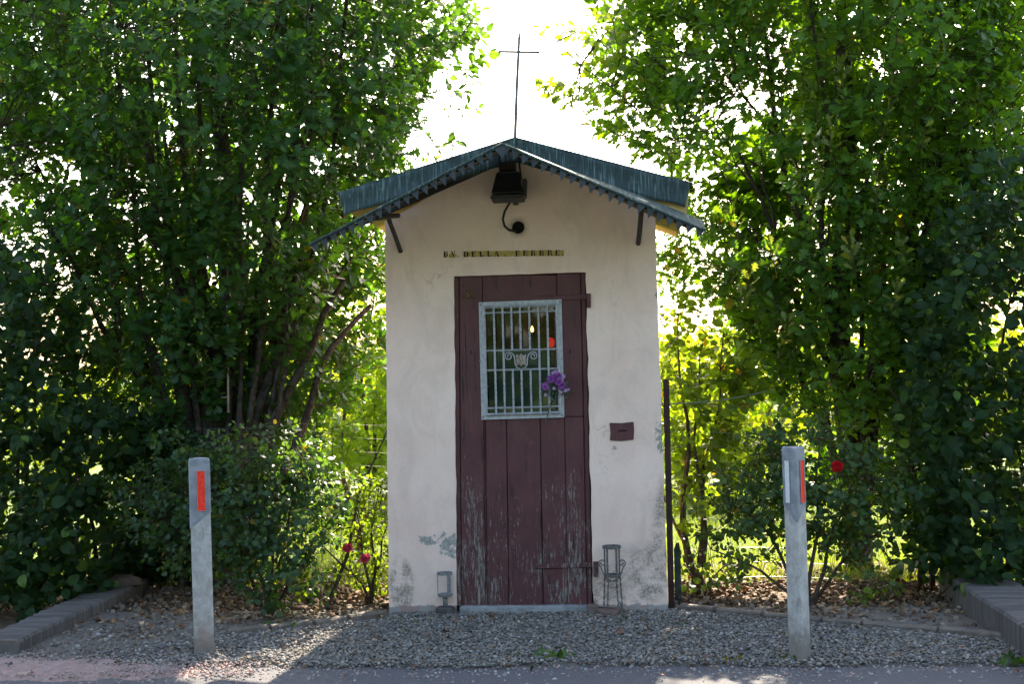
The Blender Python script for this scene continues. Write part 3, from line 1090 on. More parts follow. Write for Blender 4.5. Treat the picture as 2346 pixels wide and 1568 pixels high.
# strap hinges, pins, studs and lock
h = MB().prism([W(1222, 1305, 0.008), W(1360, 1301, 0.008), W(1360, 1290, 0.008), W(1222, 1294, 0.008)], (0, 0.010, 0)).build('strap_hinge', 'paint', door_o, bevel=0.003)
MB().tube([W(1365, 1322, -0.012), W(1365, 1288, -0.012)], 0.017, 10).build('hinge_pin', 'paint', door_o, smooth=False)
h2 = MB().prism([W(1215, 692, 0.009), W(1346, 686, 0.009), W(1346, 674, 0.009), W(1215, 679, 0.009)], (0, 0.009, 0)).build('strap_hinge', 'paint', door_o, bevel=0.003)
MB().tube([W(1349, 705, -0.010), W(1348.5, 673, -0.010)], 0.014, 10).build('hinge_pin', 'paint', door_o)


def stud(px, py, y, r=0.009, mat='paint', parent=None, name='stud'):
    c = W(px, py, y)
    vs = [c + Vector((0, -r * 0.6, 0))]
    fs = []
    n = 8
    for q, (rr, yy) in enumerate(((0.7, -0.42), (1.0, 0.0))):
        for k in range(n):
            a = 2 * PI * k / n
            vs.append(c + Vector((math.cos(a) * r * rr, r * yy, math.sin(a) * r * rr)))
    for k in range(n):
        k2 = (k + 1) % n
        fs.append((0, 1 + k, 1 + k2))
        fs.append((1 + k, 1 + n + k, 1 + n + k2, 1 + k2))
    return MB().add(vs, fs).build(name, mat, parent or door_o, smooth=True)


for px, py in ((1216, 687), (1252, 685), (1293, 683), (1329, 682), (1061, 656), (1061, 681)):
    stud(px, py, 0.014)
lk = MB().prism([W(1068, 684, 0.008), W(1087, 684, 0.008), W(1087, 666, 0.008), W(1068, 666, 0.008)], (0, 0.014, 0)).build('lock_plate', 'brass', door_o, bevel=0.003)
MB().prism([W(1074, 680, 0.004), W(1081, 680, 0.004), W(1081, 671, 0.004), W(1074, 671, 0.004)], (0, 0.006, 0)).build('keyhole', 'brass', door_o)
for px, py in ((1079, 808), (1306, 806), (1062, 1008)):
    MB().prism([W(px - 2, py + 5, DY - 0.0015), W(px + 2, py + 5, DY - 0.0015), W(px + 2, py - 5, DY - 0.0015), W(px - 2, py - 5, DY - 0.0015)], (0, 0.004, 0)).build('nail_scar', 'rafter', door_o)

# ---- window with its grille
gr = MB()
PO = [(1103, 962.5), (1293, 957), (1286.5, 686), (1096.5, 693)]
PIn = [(1117, 948), (1279, 944), (1273, 703), (1111.5, 708)]
vs = [W(x, y, 0.002) for x, y in PO] + [W(x, y, 0.002) for x, y in PIn]
vs += [p + Vector((0, 0.012, 0)) for p in vs]
fs = []
for i in range(4):
    j = (i + 1) % 4
    fs += [(i, j, 4 + j, 4 + i), (8 + j, 8 + i, 12 + i, 12 + j), (i, i + 8, j + 8, j), (4 + j, 12 + j, 12 + i, 4 + i)]
gr.add(vs, fs)
win = gr.build('window_grille', 'silver', chapel)


def wbar(p, q, r=0.006, tw=False, name='bar', seg=None, y=-0.010):
    a, b = W(p[0], p[1], y), W(q[0], q[1], y)
    n = 36 if tw else 1
    pts = [a.lerp(b, i / n) for i in range(n + 1)]
    m = MB()
    m.tube(pts, r * 1.25, 4, twist=(0.42 if tw else 0.0)) if tw else m.tube(pts, r * 1.15, 4)
    return m.build(name, 'silver', win)


# angle frame
for p, q in (((1108, 704), (1275, 698)), ((1115, 951), (1283, 946)), ((1108, 702), (1114.5, 953)), ((1275, 696), (1283, 948))):
    wbar(p, q, 0.0085, name='frame_bar', y=-0.004)
tops = [1131, 1151, 1171, 1191, 1212, 1233, 1253.5]
sl_ = 6.0 / 243


def bx(i, y):
    return tops[i] + (y - 705) * sl_


for i in range(7):
    if i in (2, 3, 4):
        wbar((bx(i, 702), 702), (bx(i, 803), 803), tw=True)
        wbar((bx(i, 848), 848), (bx(i, 950), 950), tw=True)
    else:
        wbar((bx(i, 702), 702), (bx(i, 803), 803), tw=True)
        wbar((bx(i, 803), 803), (bx(i, 848), 848))
        wbar((bx(i, 848), 848), (bx(i, 950), 950), tw=True)
for ya, yb in ((718, 712.5), (804.5, 800), (849.5, 845), (936.5, 931.5)):
    x0, x1 = 1109 + (ya - 705) * sl_, 1275 + (yb - 705) * 0.032
    wbar((x0, ya), (x1, yb), 0.0055, name='cross_bar', y=-0.004)


def scroll(sign):
    c0 = W(1194, 826, -0.011)
    u = 1 / 363.0
    pts = []
    # from the foot beside the flower, up, over and into a spiral
    for t in np.linspace(0, 1, 8):
        x = 2 + 12 * math.sin(t * PI / 2)
        z = -21 + 14 * t ** 2 + 2
        pts.append((x, z))
    pts += [(14.5, -2), (15, 6), (17, 12), (21, 16.5)]
    cx, cz, r = 29, 9.5, 9.5
    for a in np.linspace(math.radians(125), math.radians(-400), 26):
        k = (math.radians(125) - a) / math.radians(525)
        rr = r * (1 - 0.72 * k)
        pts.append((cx + rr * math.cos(a) - 1.5 * k, cz + rr * math.sin(a)))
    P3 = [c0 + Vector((sign * x * u, 0, z * u)) for x, z in pts]
    MB().tube(P3, 0.0042, 5).build('scroll', 'silver', win, smooth=True)


scroll(1)
scroll(-1)
fc = W(1194, 825, -0.016)
for k in range(8):
    a = PI / 4 * k
    L = 0.046 if k % 2 else 0.040
    d = Vector((math.cos(a), 0, math.sin(a)))
    s = Vector((-d.z, 0, d.x))
    pts = [fc + d * 0.006, fc + d * L * 0.45 + s * 0.0115 + Vector((0, -0.004, 0)), fc + d * L * 0.8 + s * 0.009, fc + d * L, fc + d * L * 0.8 - s * 0.009, fc + d * L * 0.45 - s * 0.0115 + Vector((0, -0.004, 0))]
    cr = (pts[1] - pts[0]).cross(pts[2] - pts[0])
    MB().prism(pts if cr.y < 0 else pts[::-1], (0, 0.003, 0)).build('flower_petal', 'flower_iron', win)
stud(1194, 825, -0.019, 0.009, 'flower_iron', win, 'flower_centre')
for px, py in ((1100, 828), (1289, 823), (1106.5, 957), (1288, 952), (1101, 699), (1283, 692)):
    stud(px, py, 0.001, 0.007, 'zinc', win, 'screw')
MB().prism([W(1113, 953, 0.045), W(1284, 949, 0.045), W(1278, 700, 0.045), W(1108, 705, 0.045)], (0, 0.004, 0)).build('pane', 'glass', win)

# ---- offering box plate and painted inscription
ob = MB().prism([p + Vector((random.uniform(-.004, .004), 0, random.uniform(-.004, .004))) for p in (W(1398, 1009, -0.008), W(1425, 1010, -0.008), W(1453, 1007, -0.008), W(1454, 985, -0.008), W(1453, 968, -0.008), W(1425, 969, -0.008), W(1397, 969, -0.008), W(1399, 990, -0.008))], (0, 0.0075, 0)).build('offering_plate', 'paint', chapel, bevel=0.003)
MB().prism([W(1417, 989.5, -0.0105), W(1436, 988, -0.0105), W(1436, 985, -0.0105), W(1417, 986.5, -0.0105)], (0, 0.002, 0)).build('coin_slot', 'hole_dark', ob)  # dark sliver painted for the shade inside the slot

pts_top, pts_bot = [], []
for i in range(29):
    t = i / 28
    x = 1061 + t * 231
    pts_top.append(W(x, 576 - 2.5 * t + 1.6 * noise.noise((i * 0.9, 2, 0)), -0.0015))
    pts_bot.append(W(x, 588.5 - 2.0 * t + 1.2 * noise.noise((i * 0.9, 7, 0)), -0.0015))
strip = MB()
nn = len(pts_top)
strip.add(pts_bot + pts_top, [(i, i + 1, nn + i + 1, nn + i) for i in range(nn - 1)])
for x0, x1 in ((1016, 1024), (1029, 1046)):
    strip.add([W(x0, 591, -0.0015), W(x1, 590.5, -0.0015), W(x1, 582, -0.0015), W(x0, 581, -0.0015)], [(0, 1, 2, 3)])
ins = strip.build('inscription', 'strip', chapel)
R4 = lambda a, b, c, d: [(a, b), (c, b), (c, d), (a, d)]
STEM = R4(0.0, 0, 0.30, 1)
SER = [R4(-0.08, 0, 0.36, 0.07), R4(-0.08, 0.93, 0.36, 1)]
GL = {
    'B': [STEM, R4(.36, 0, .6, .09), R4(.36, .46, .58, .54), R4(.36, .91, .58, 1), [(.58, 0.02), (.80, .12), (.80, .40), (.58, .52)], [(.56, .50), (.74, .60), (.74, .88), (.56, .98)]],
    'V': [[(-.06, 1), (.26, 1), (.50, .08), (.40, 0)], [(.62, 1), (.74, 1), (.50, .12), (.44, .12)], R4(-.12, .94, .34, 1), R4(.5, .94, .86, 1)],
    'D': [STEM, R4(.36, 0, .6, .08), R4(.36, .92, .6, 1), [(.54, .02), (.70, .06), (.88, .3), (.88, .7), (.70, .94), (.54, .98)]],
    'E': [STEM, R4(.34, 0, .74, .10), R4(.34, .45, .58, .55), R4(.34, .90, .74, 1), R4(.66, .1, .74, .32), R4(.66, .68, .74, .9)] + SER,
    'L': [STEM, R4(.34, 0, .76, .10), R4(.67, .1, .76, .36)] + SER,
    'A': [[(.30, 1), (.46, 1), (.94, 0), (.60, 0)], [(.30, .94), (.36, .80), (.06, 0), (-.02, 0)], R4(.2, .28, .52, .36), R4(-.1, 0, .16, .06)],
    'F': [STEM, R4(.34, .90, .76, 1), R4(.67, .66, .76, .9), R4(.34, .45, .58, .55)] + SER,
    'R': [STEM, R4(.36, .46, .56, .54), R4(.36, .91, .58, 1), [(.56, .50), (.78, .60), (.78, .88), (.56, .98)], [(.46, .46), (.66, .46), (.94, 0), (.66, 0)]] + SER,
    '.': [R4(0, 0, .24, .18)],
}
TXT = [('B', 1017), ('.', 1028.5), ('V', 1034), ('.', 1048), ('D', 1063), ('E', 1081), ('L', 1099.5), ('L', 1117), ('A', 1133), ('.', 1155), ('F', 1181.5), ('E', 1199), ('B', 1217), ('B', 1236), ('R', 1255), ('E', 1273), ('.', 1288)]
for ch, px in TXT:
    t = (px - 1016) / 276
    base = W(px, 589.5 - 3.2 * t + 0.6 * math.sin(px), -0.003)
    hgt = 13.0 / 363
    mbx = MB()
    for q, poly in enumerate(GL[ch]):
        pts = [base + Vector((x * hgt * 0.92, -0.00012 * q, z * hgt)) for x, z in poly]
        a = sum((pts[i].x * pts[(i + 1) % len(pts)].z - pts[(i + 1) % len(pts)].x * pts[i].z) for i in range(len(pts)))
        mbx.prism(pts if a > 0 else pts[::-1], (0, 0.0012, 0))
    mbx.build('letter', 'ink', ins)

# ---- inside the chapel
alt = MB().box((-0.02, 0.60, 0.72), (1.22, 0.24, 1.38))
tag(alt.build('altar_cabinet', 'green_cloth', None, bevel=0.01), 'dark green cabinet inside the chapel behind the window glass', 'cabinet')
tag(MB().prism([W(1120, 949, 0.20), W(1256, 947, 0.20), W(1256, 803, 0.30), W(1120, 806, 0.30)], (0, 0.02, 0)).build('green_screen', 'green_cloth', None), 'dull green screen filling the lower half of the barred window', 'screen')
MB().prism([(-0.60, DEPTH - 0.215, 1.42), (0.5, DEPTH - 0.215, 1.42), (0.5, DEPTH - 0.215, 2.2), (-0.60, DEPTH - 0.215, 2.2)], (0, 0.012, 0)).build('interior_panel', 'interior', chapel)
lb = W(1219, 752, 0.60)
lamp = thing('altar_lamp', 'small lit candle-shaped bulb on a dark stand behind the window bars', 'lamp', (lb.x, lb.y, 1.41))
MB().lathe((lb.x, lb.y, 1.411), [(0.05, 0), (0.055, 0.02), (0.02, 0.05), (0.02, lb.z - 1.47), (0.024, lb.z - 1.44)], 12).build('stand', 'iron', lamp, smooth=True)
MB().lathe((lb.x, lb.y, lb.z - 0.028), [(0.005, 0), (0.011, 0.012), (0.010, 0.024), (0.003, 0.042)], 10).build('bulb', 'bulb', lamp, smooth=True)
for s in (-1, 1):
    MB().tube([(lb.x + s * 0.02, lb.y, lb.z - 0.06), (lb.x + s * 0.10, lb.y, lb.z + 0.05), (lb.x + s * 0.16, lb.y, lb.z - 0.02), (lb.x + s * 0.15, lb.y, lb.z - 0.10)], 0.004, 5).build('arm', 'iron', lamp)
vb = W(1262, 783, 0.30)
vot = thing('votive_light', 'glowing red votive light at the right edge of the barred window', 'votive light', (vb.x, vb.y, vb.z - 0.05))
MB().lathe((vb.x, vb.y, vb.z - 0.04), [(0.006, 0), (0.020, 0.012), (0.026, 0.035), (0.020, 0.058), (0.008, 0.066)], 12).build('cup', 'votive', vot, smooth=True)
MB().tube([(vb.x, vb.y, vb.z - 0.04), (vb.x + 0.03, vb.y, vb.z - 0.2), (vb.x + 0.05, vb.y, vb.z - 0.6)], 0.006, 6).build('holder', 'iron', vot)
tag(MB().prism([W(1138, 944, 0.13), W(1182, 946, 0.13), W(1178, 934, 0.14), W(1150, 935, 0.14)], (0, 0.003, 0)).build('paper_sheet', 'parch', None), 'yellowed paper lying on the window ledge behind the bars', 'paper')

# ================================================================== THINGS ON AND ROUND THE CHAPEL
# floodlight
fl = thing('floodlight', 'black floodlight hanging under the gable peak with a looped cable', 'floodlight', W(1163, 460, -0.15))
a = [W(1136, 394, -0.16), W(1191, 392, -0.16), W(1197, 441, -0.26), W(1125, 444, -0.26)]
bk = [W(1146, 396, -0.06), W(1186, 394, -0.06), W(1200, 452, -0.06), W(1126, 455, -0.06)]
mb = MB().add(a + bk, [(3, 2, 1, 0), (4, 5, 6, 7), (0, 1, 5, 4), (1, 2, 6, 5), (2, 3, 7, 6), (3, 0, 4, 7)])
mb.build('housing', 'black', fl, bevel=0.010)
MB().prism([W(1123, 455, -0.275), W(1197, 452, -0.275), W(1198.5, 444, -0.275), W(1124, 447, -0.275)], (0, 0.19, -0.01)).build('lens_frame', 'black', fl, bevel=0.003)
MB().prism([W(1195, 451, -0.20), W(1204, 450, -0.20), W(1206, 409, -0.20), W(1197, 409, -0.20)], (0, 0.12, 0)).build('terminal_box', 'black', fl, bevel=0.004)
MB().prism([W(1144, 391, -0.12), W(1181, 389, -0.12), W(1180, 368, -0.12), W(1145, 371, -0.12)], (0, 0.09, 0)).build('mounting_block', 'rafter', fl, bevel=0.006)
MB().tube([W(1146, 398, -0.13), W(1144, 352, -0.11)], 0.006, 5).build('arm', 'black', fl)
MB().tube([W(1194, 412, -0.13), W(1188, 358, -0.11)], 0.006, 5).build('arm', 'black', fl)
MB().prism([W(1176, 470, -0.03), W(1187, 469, -0.03), W(1186, 452, -0.06), W(1173, 453, -0.06)], (0, 0.025, 0)).build('bracket', 'strut', fl)
cp = [W(1173, 453, -0.08), W(1166, 468, -0.075), W(1156, 485, -0.06), W(1152, 503, -0.05), W(1156, 518, -0.04), W(1166, 527, -0.03), W(1180, 530, -0.012), W(1188, 527, 0.02)]
MB().tube(cp, 0.0075, 6).build('cable', 'rubber', fl, smooth=True)

# artificial bouquet
def bloom(c, face, r, rings, col_a, col_b):
    """a many-petalled flower as arrays"""
    face = np.array(face) / np.linalg.norm(face)
    ref = np.array([0, 0, 1.0]) if abs(face[2]) < 0.9 else np.array([1.0, 0, 0])
    u = np.cross(face, ref)
    u /= np.linalg.norm(u)
    b = np.cross(face, u)
    P, D, N, Sx, Cc = [], [], [], [], []
    for q in range(rings):
        f = q / max(1, rings - 1)
        n = 9 - q
        for k in range(max(4, n)):
            a = 2 * PI * (k + 0.5 * q) / max(4, n) + random.uniform(-.15, .15)
            rad = u * math.cos(a) + b * math.sin(a)
            tilt = 0.25 + 1.0 * f
            d = rad * math.cos(tilt) + face * math.sin(tilt)
            P.append(np.array(c) + rad * r * 0.12 + face * r * 0.2 * f)
            D.append(d)
            N.append(face * math.cos(tilt) - rad * math.sin(tilt))
            s = r * (1.0 - 0.35 * f) * random.uniform(0.85, 1.1)
            Sx.append((s * 1.25, s, s))
            t = random.random()
            Cc.append(np.array(col_a) * (1 - t) + np.array(col_b) * t)
    return np.array(P), np.array(D), np.array(N), np.array(Sx), np.array(Cc)


def flower_part(parent, c, face, r, rings, ca, cb, name='bloom'):
    P, D, N, Sx, Cc = bloom(c, face, r, rings, ca, cb)
    V, T = instances(*ROUND, P, D, N, Sx)
    me = fastmesh(name, V - np.array(c), T, 'petal', np.repeat(Cc, len(ROUND[0]), 0))
    return place(name, me, Vector(c), parent)


bq = thing('artificial_bouquet', 'bunch of purple artificial flowers tucked into the window grille', 'flowers', W(1264, 905, -0.045))
VI, VI2 = (0.30, 0.075, 0.40), (0.55, 0.25, 0.60)
for px, py, r in ((1250, 887, .028), (1262, 869, .026), (1278, 864, .028), (1281, 876, .026), (1288, 884, .026), (1274, 874, .02)):
    flower_part(bq, W(px, py, -0.065 + random.uniform(-.01, .01)), (random.uniform(-.5, .5), -1, random.uniform(0, .6)), r, 4, VI, VI2)
for px, py in ((1273, 852), (1250, 905), (1296, 895), (1302, 893), (1284, 899), (1270, 890), (1292, 863), (1266, 855)):
    flower_part(bq, W(px, py, -0.06 + random.uniform(-.01, .01)), (random.uniform(-.6, .6), -1, random.uniform(0, .6)), 0.011, 2, (0.45, 0.22, 0.5), (0.75, 0.6, 0.75), 'bud')
gp, gd = [], []
for k in range(90):
    px, py = random.gauss(1270, 15), random.gauss(888, 11)
    gp.append(W(px, py, -0.045 + random.uniform(-.02, .015)))
    gd.append((random.uniform(-1, 1), random.uniform(-.6, .2), random.uniform(-.8, .8)))
gp, gd = np.array([tuple(p) for p in gp]), np.array(gd)
C_ = leaf_colors(90, np.arange(90), 90, (0.03, 0.09, 0.06), (0.06, 0.15, 0.11))
foliage(bq, gp, gd, np.tile((0, -1.0, .3), (90, 1)) + rng.normal(0, .4, (90, 3)), rng.uniform(.014, .026, 90), C_, OVATE, 'leaf_rose', name='leaves')
MB().tube([W(1272, 880, -0.045), W(1266, 905, -0.035), W(1259, 935, -0.022), W(1251, 965, -0.020)], 0.0035, 5).build('stem', 'green_cloth', bq)
MB().tube([W(1276, 880, -0.045), W(1272, 905, -0.035), W(1272, 925, -0.028)], 0.003, 5).build('stem', 'green_cloth', bq)

# lantern holder on a round foot
lc = G(1018, 1413)
lc = Vector((lc.x, lc.y + 0.06, 0.0))
lh = thing('lantern_holder', 'plain grey metal lantern holder on a round dark foot left of the door', 'lantern holder', lc)
MB().lathe(lc + Vector((0, 0, -0.01)), [(0.060, 0), (0.062, 0.005), (0.060, 0.052), (0.050, 0.058)], 24).build('foot', 'lead', lh)
MB().lathe(lc + Vector((0, 0, 0.045)), [(0.015, 0), (0.015, 0.075)], 10).build('stem', 'zinc', lh, smooth=True)
MB().lathe(lc + Vector((0, 0, 0.115)), [(0.044, 0), (0.048, 0.004), (0.048, 0.014), (0.042, 0.014)], 24).build('tray', 'zinc', lh)
MB().ring(lc + Vector((0, 0, 0.258)), 0.046, 0.004, 24, 0.014, 0.006).build('ring', 'zinc', lh)
for a in (PI * 1.02, -PI * 0.28, PI * 0.35):
    MB().box(lc + Vector((math.cos(a) * 0.045, math.sin(a) * 0.045, 0.19)), (0.004, 0.022, 0.135), a).build('upright', 'zinc', lh)

# wrought iron lantern holder on a slab
sc_ = G(1405, 1405)
sc_ = Vector((sc_.x, sc_.y + 0.02, 0))
sp = [(1362, 1402), (1372, 1411), (1392, 1417), (1412, 1416), (1424, 1409), (1426, 1399)]
sl_pts = [G(x, y, 0.0) for x, y in sp]
yb = 0.0
poly = [Vector((p.x, p.y, 0.03)) for p in sl_pts] + [Vector((sl_pts[-1].x - 0.01, -0.012, 0.03)), Vector((sl_pts[0].x + 0.0, -0.012, 0.03))]
tag(MB().prism(poly, (0, 0, -0.05)).build('stone_slab', 'brick_stone', None, bevel=0.006), 'small brown stone slab under the wrought iron lantern holder', 'stone slab')
tag(MB().box(W(1358, 1395, -0.05) + Vector((0, 0, -0.012)), (0.065, 0.07, 0.075), 0.2).build('brick_fragment', 'brick_stone', None, bevel=0.006), 'broken brick at the right end of the door sill', 'brick')
ic = Vector((sc_.x + 0.0, -0.075, 0.031))
wi = thing('iron_lantern_holder', 'wrought iron lantern holder with scrolls and twisted legs right of the door', 'lantern holder', ic)
zt = 0.385
MB().ring(ic + Vector((0, 0, zt)), 0.054, 0.004, 24, 0.016, 0.008).build('ring', 'iron', wi)
MB().ring(ic + Vector((0, 0, zt - 0.175)), 0.046, 0.004, 24, 0.010, 0.006).build('ring', 'iron', wi)
MB().lathe(ic + Vector((0, 0, zt - 0.185)), [(0.045, 0), (0.045, 0.005)], 16).build('tray', 'iron', wi)
for a in (-0.95, 0.38, PI + 0.95, PI - 0.38):
    MB().box(ic + Vector((math.cos(a) * 0.049, math.sin(a) * 0.049, zt - 0.088)), (0.006, 0.012, 0.18), a).build('upright', 'iron', wi)
for sx in (-1, 1):
    for sy in (-1, 1):
        a_, b_ = ic + Vector((sx * (0.046 + sy * 0.012), sy * 0.03, 0.0)), ic + Vector((sx * (0.036 + sy * 0.012), sy * 0.025, zt - 0.19))
        n = 30
        MB().tube([a_.lerp(b_, i / n) for i in range(n + 1)], [0.006 if (i // 3) % 2 else 0.0038 for i in range(n + 1)], 4, twist=0.35).build('leg', 'iron', wi)
    pts = []
    for t in np.linspace(0, 1, 8):
        pts.append((0.012 + 0.058 * t ** 0.7, -0.205 + 0.085 * t ** 1.6 + 0.0))
    cx, cz, r = 0.060, -0.098, 0.024
    for a in np.linspace(math.radians(-50), math.radians(420), 24):
        k = (a + math.radians(50)) / math.radians(470)
        rr = r * (1 - 0.7 * k)
        pts.append((cx + rr * math.cos(a), cz + rr * math.sin(a)))
    MB().tube([ic + Vector((sx * x, -0.02, zt + z)) for x, z in pts], 0.0042, 5).build('scroll', 'iron', wi, smooth=True)
    q = ic + Vector((sx * 0.018, -0.045, zt - 0.205))
    MB().ring(q, 0.013, 0.004, 12).build('rosette', 'iron', wi)
MB().tube([ic + Vector((0.04, -0.03, 0.05)), ic + Vector((0.055, -0.035, 0.015)), ic + Vector((0.07, -0.045, 0.0))], 0.005, 5).build('foot', 'iron', wi)


# roadside delineator posts
def delineator(name, label, c, rz, lean, h):
    root = thing(name, label, 'delineator post', c, 'delineator posts at the road edge')
    Ls, tr = 0.126, 0.012
    R_ = Ls / math.sqrt(3)
    cor = []
    for k in range(3):
        a = rz - PI / 2 + k * 2 * PI / 3       # corner 0 = ridge facing the camera
        p = Vector((math.cos(a), math.sin(a), 0)) * R_
        cor.append(p)

    def section(grow):
        out = []
        for k in range(3):
            p, nx, pv = cor[k], cor[(k + 1) % 3], cor[k - 1]
            for q in (pv, nx):
                d = (q - p).normalized()
                out.append((p + d * tr) * (1 + grow))
        return out

    def sec3(z, grow=0.0):
        return [c + s + Vector((lean[0] * z, lean[1] * z, z)) for s in section(grow)]
    n = 6
    zs = [-0.08] + [h * i / 6 for i in range(1, 7)]
    mb = MB()
    vs, fs = [], []
    for z in zs:
        vs += sec3(z, 0.0)
    for i in range(len(zs) - 1):
        for k in range(n):
            k2 = (k + 1) % n
            fs.append((i * n + k, i * n + k2, (i + 1) * n + k2, (i + 1) * n + k))
    fs.append(tuple(range((len(zs) - 1) * n, len(zs) * n)))
    mb.add(vs, fs)
    mb.build('body', 'post', root, bevel=0.004)
    # cap with slanting foot: lowest at the ridge, highest at the back
    mb = MB()
    lowz = {0: h - 0.385, 1: h - 0.385, 2: h - 0.30, 3: h - 0.30, 4: h - 0.30, 5: h - 0.30}
    bot = [c + s + Vector((lean[0] * h, lean[1] * h, lowz[k])) - Vector((lean[0] * 0.3, lean[1] * 0.3, 0)) for k, s in enumerate(section(0.05))]
    top = sec3(h - 0.012, 0.05)
    top2 = sec3(h + 0.004, -0.02)
    vs = bot + top + top2
    fs = []
    for r in range(2):
        for k in range(n):
            k2 = (k + 1) % n
            fs.append((r * n + k, r * n + k2, (r + 1) * n + k2, (r + 1) * n + k))
    fs.append(tuple(range(2 * n, 3 * n)))
    mb.add(vs, fs)
    cap = mb.build('cap', 'cap', root, bevel=0.003)
    # reflectors on the two faces beside the ridge
    for side, mat, nm in ((1, 'red_refl', 'red_reflector'), (2, 'white_refl', 'white_reflector')):
        p, q = cor[0] * 1.05, cor[side] * 1.05
        mid = p.lerp(q, 0.56 if side == 1 else 0.54)
        d = (q - p).normalized()
        nrm = Vector((mid.x, mid.y, 0)) - d * mid.dot(d)
        nrm.normalize()
        z0, z1 = h - 0.29, h - 0.065
        hw = 0.0225
        zc = lambda z: Vector((lean[0] * z, lean[1] * z, z))
        pts = [c + mid - d * hw + zc(z0) + nrm * 0.0035, c + mid + d * hw + zc(z0) + nrm * 0.0035, c + mid + d * hw + zc(z1) + nrm * 0.0035, c + mid - d * hw + zc(z1) + nrm * 0.0035]
        cr = (pts[1] - pts[0]).cross(pts[2] - pts[0])
        if cr.dot(nrm) < 0:
            pts = pts[::-1]
        MB().prism(pts, -nrm * 0.005).build(nm, mat, cap)
        fr = MB()
        for a_, b_ in ((0, 1), (1, 2), (2, 3), (3, 0)):
            fr.tube([pts[a_] + nrm * 0.0005, pts[b_] + nrm * 0.0005], 0.0022, 4)
        fr.build('reflector_rim', 'cap', cap)
    return root


pl = G(465, 1500)
pr_ = G(1836, 1514)
delineator('delineator_post', 'weathered roadside post with one red reflector, left of the chapel', Vector((pl.x, pl.y + 0.03, 0)), math.radians(-45), (-0.008, 0.0), 1.085)
delineator('delineator_post', 'weathered roadside post with white and red reflectors, right of the chapel', Vector((pr_.x, pr_.y + 0.04, 0)), math.radians(-2), (-0.008, 0.0), 1.105)


# ridged low walls at either side
def ridged_wall(label, x0, x1, y0, y1, zt, flare):
    n = int((y1 - y0) / 0.023)
    vs, fs = [], []
    prof_n = 8
    for i in range(n * 2 + 1):
        y = y0 + (y1 - y0) * (i + (random.uniform(-.35, .35) if 0 < i < 2 * n else 0)) / (2 * n)
        r = (0.0042 if i % 2 else 0.0) * random.uniform(0.2, 1.6) + 0.005 * noise.noise((y * 14, x0, 0))
        ch = 0.014 * max(0, noise.noise((y * 23, x0, 4)) - 0.1)
        fx = flare * (y - y0)
        hz = zt + 0.012 * noise.noise((y * 2, x0, 2)) + r
        xa, xb = x0 - r + fx, x1 + r + fx
        vs += [(xa, y, -0.15), (xa, y, hz - 0.02), (xa + 0.012 + ch, y, hz - 0.003 - ch), (x0 + 0.05 + fx, y, hz), (x1 - 0.05 + fx, y, hz), (xb - 0.012 - ch, y, hz - 0.003 - ch), (xb, y, hz - 0.02), (xb, y, -0.15)]
    m = 8
    for i in range(2 * n):
        for k in range(m):
            k2 = (k + 1) % m
            fs.append((i * m + k, i * m + k2, (i + 1) * m + k2, (i + 1) * m + k)[::-1])
    fs.append(tuple(range(m)))
    fs.append(tuple(reversed(range(2 * n * m, (2 * n + 1) * m))))
    o = MB().add(vs, fs).build('low_wall', 'kerb', None)
    return tag(o, label, 'low wall', 'low ridged walls at either side of the gravel')


ridged_wall('low grey ridged wall at the left edge, under the left hedge', -3.10, -2.85, -1.12, 1.0, 0.075, 0.0)
ridged_wall('low brown ridged wall at the right edge, under the right hedge', 2.63, 2.98, -1.9, 0.55, 0.165, 0.0)
fs_ = G(285, 1342, 0.08)
mb = MB()
rs = random.Random(5)
for (zz, kx) in ((0.0, 1.0), (0.04, 0.9), (0.06, 0.5)):
    pass
ring_n = 10
vs, fs = [], []
for i, (zz, k) in enumerate(((0.075, 1.0), (0.12, 0.95), (0.145, 0.55))):
    for q in range(ring_n):
        a = 2 * PI * q / ring_n
        vs.append((-2.98 + math.cos(a) * 0.17 * k * rs.uniform(.9, 1.1), 0.72 + math.sin(a) * 0.10 * k, zz + rs.uniform(-.006, .006)))
for i in range(2):
    for q in range(ring_n):
        q2 = (q + 1) % ring_n
        fs.append((i * ring_n + q, i * ring_n + q2, (i + 1) * ring_n + q2, (i + 1) * ring_n + q))
fs += [tuple(range(2 * ring_n, 3 * ring_n)), tuple(reversed(range(ring_n)))]
tag(MB().add(vs, fs).build('pink_stone', 'brick_stone', None, smooth=False), 'pinkish stone lying on the far end of the left low wall', 'stone')

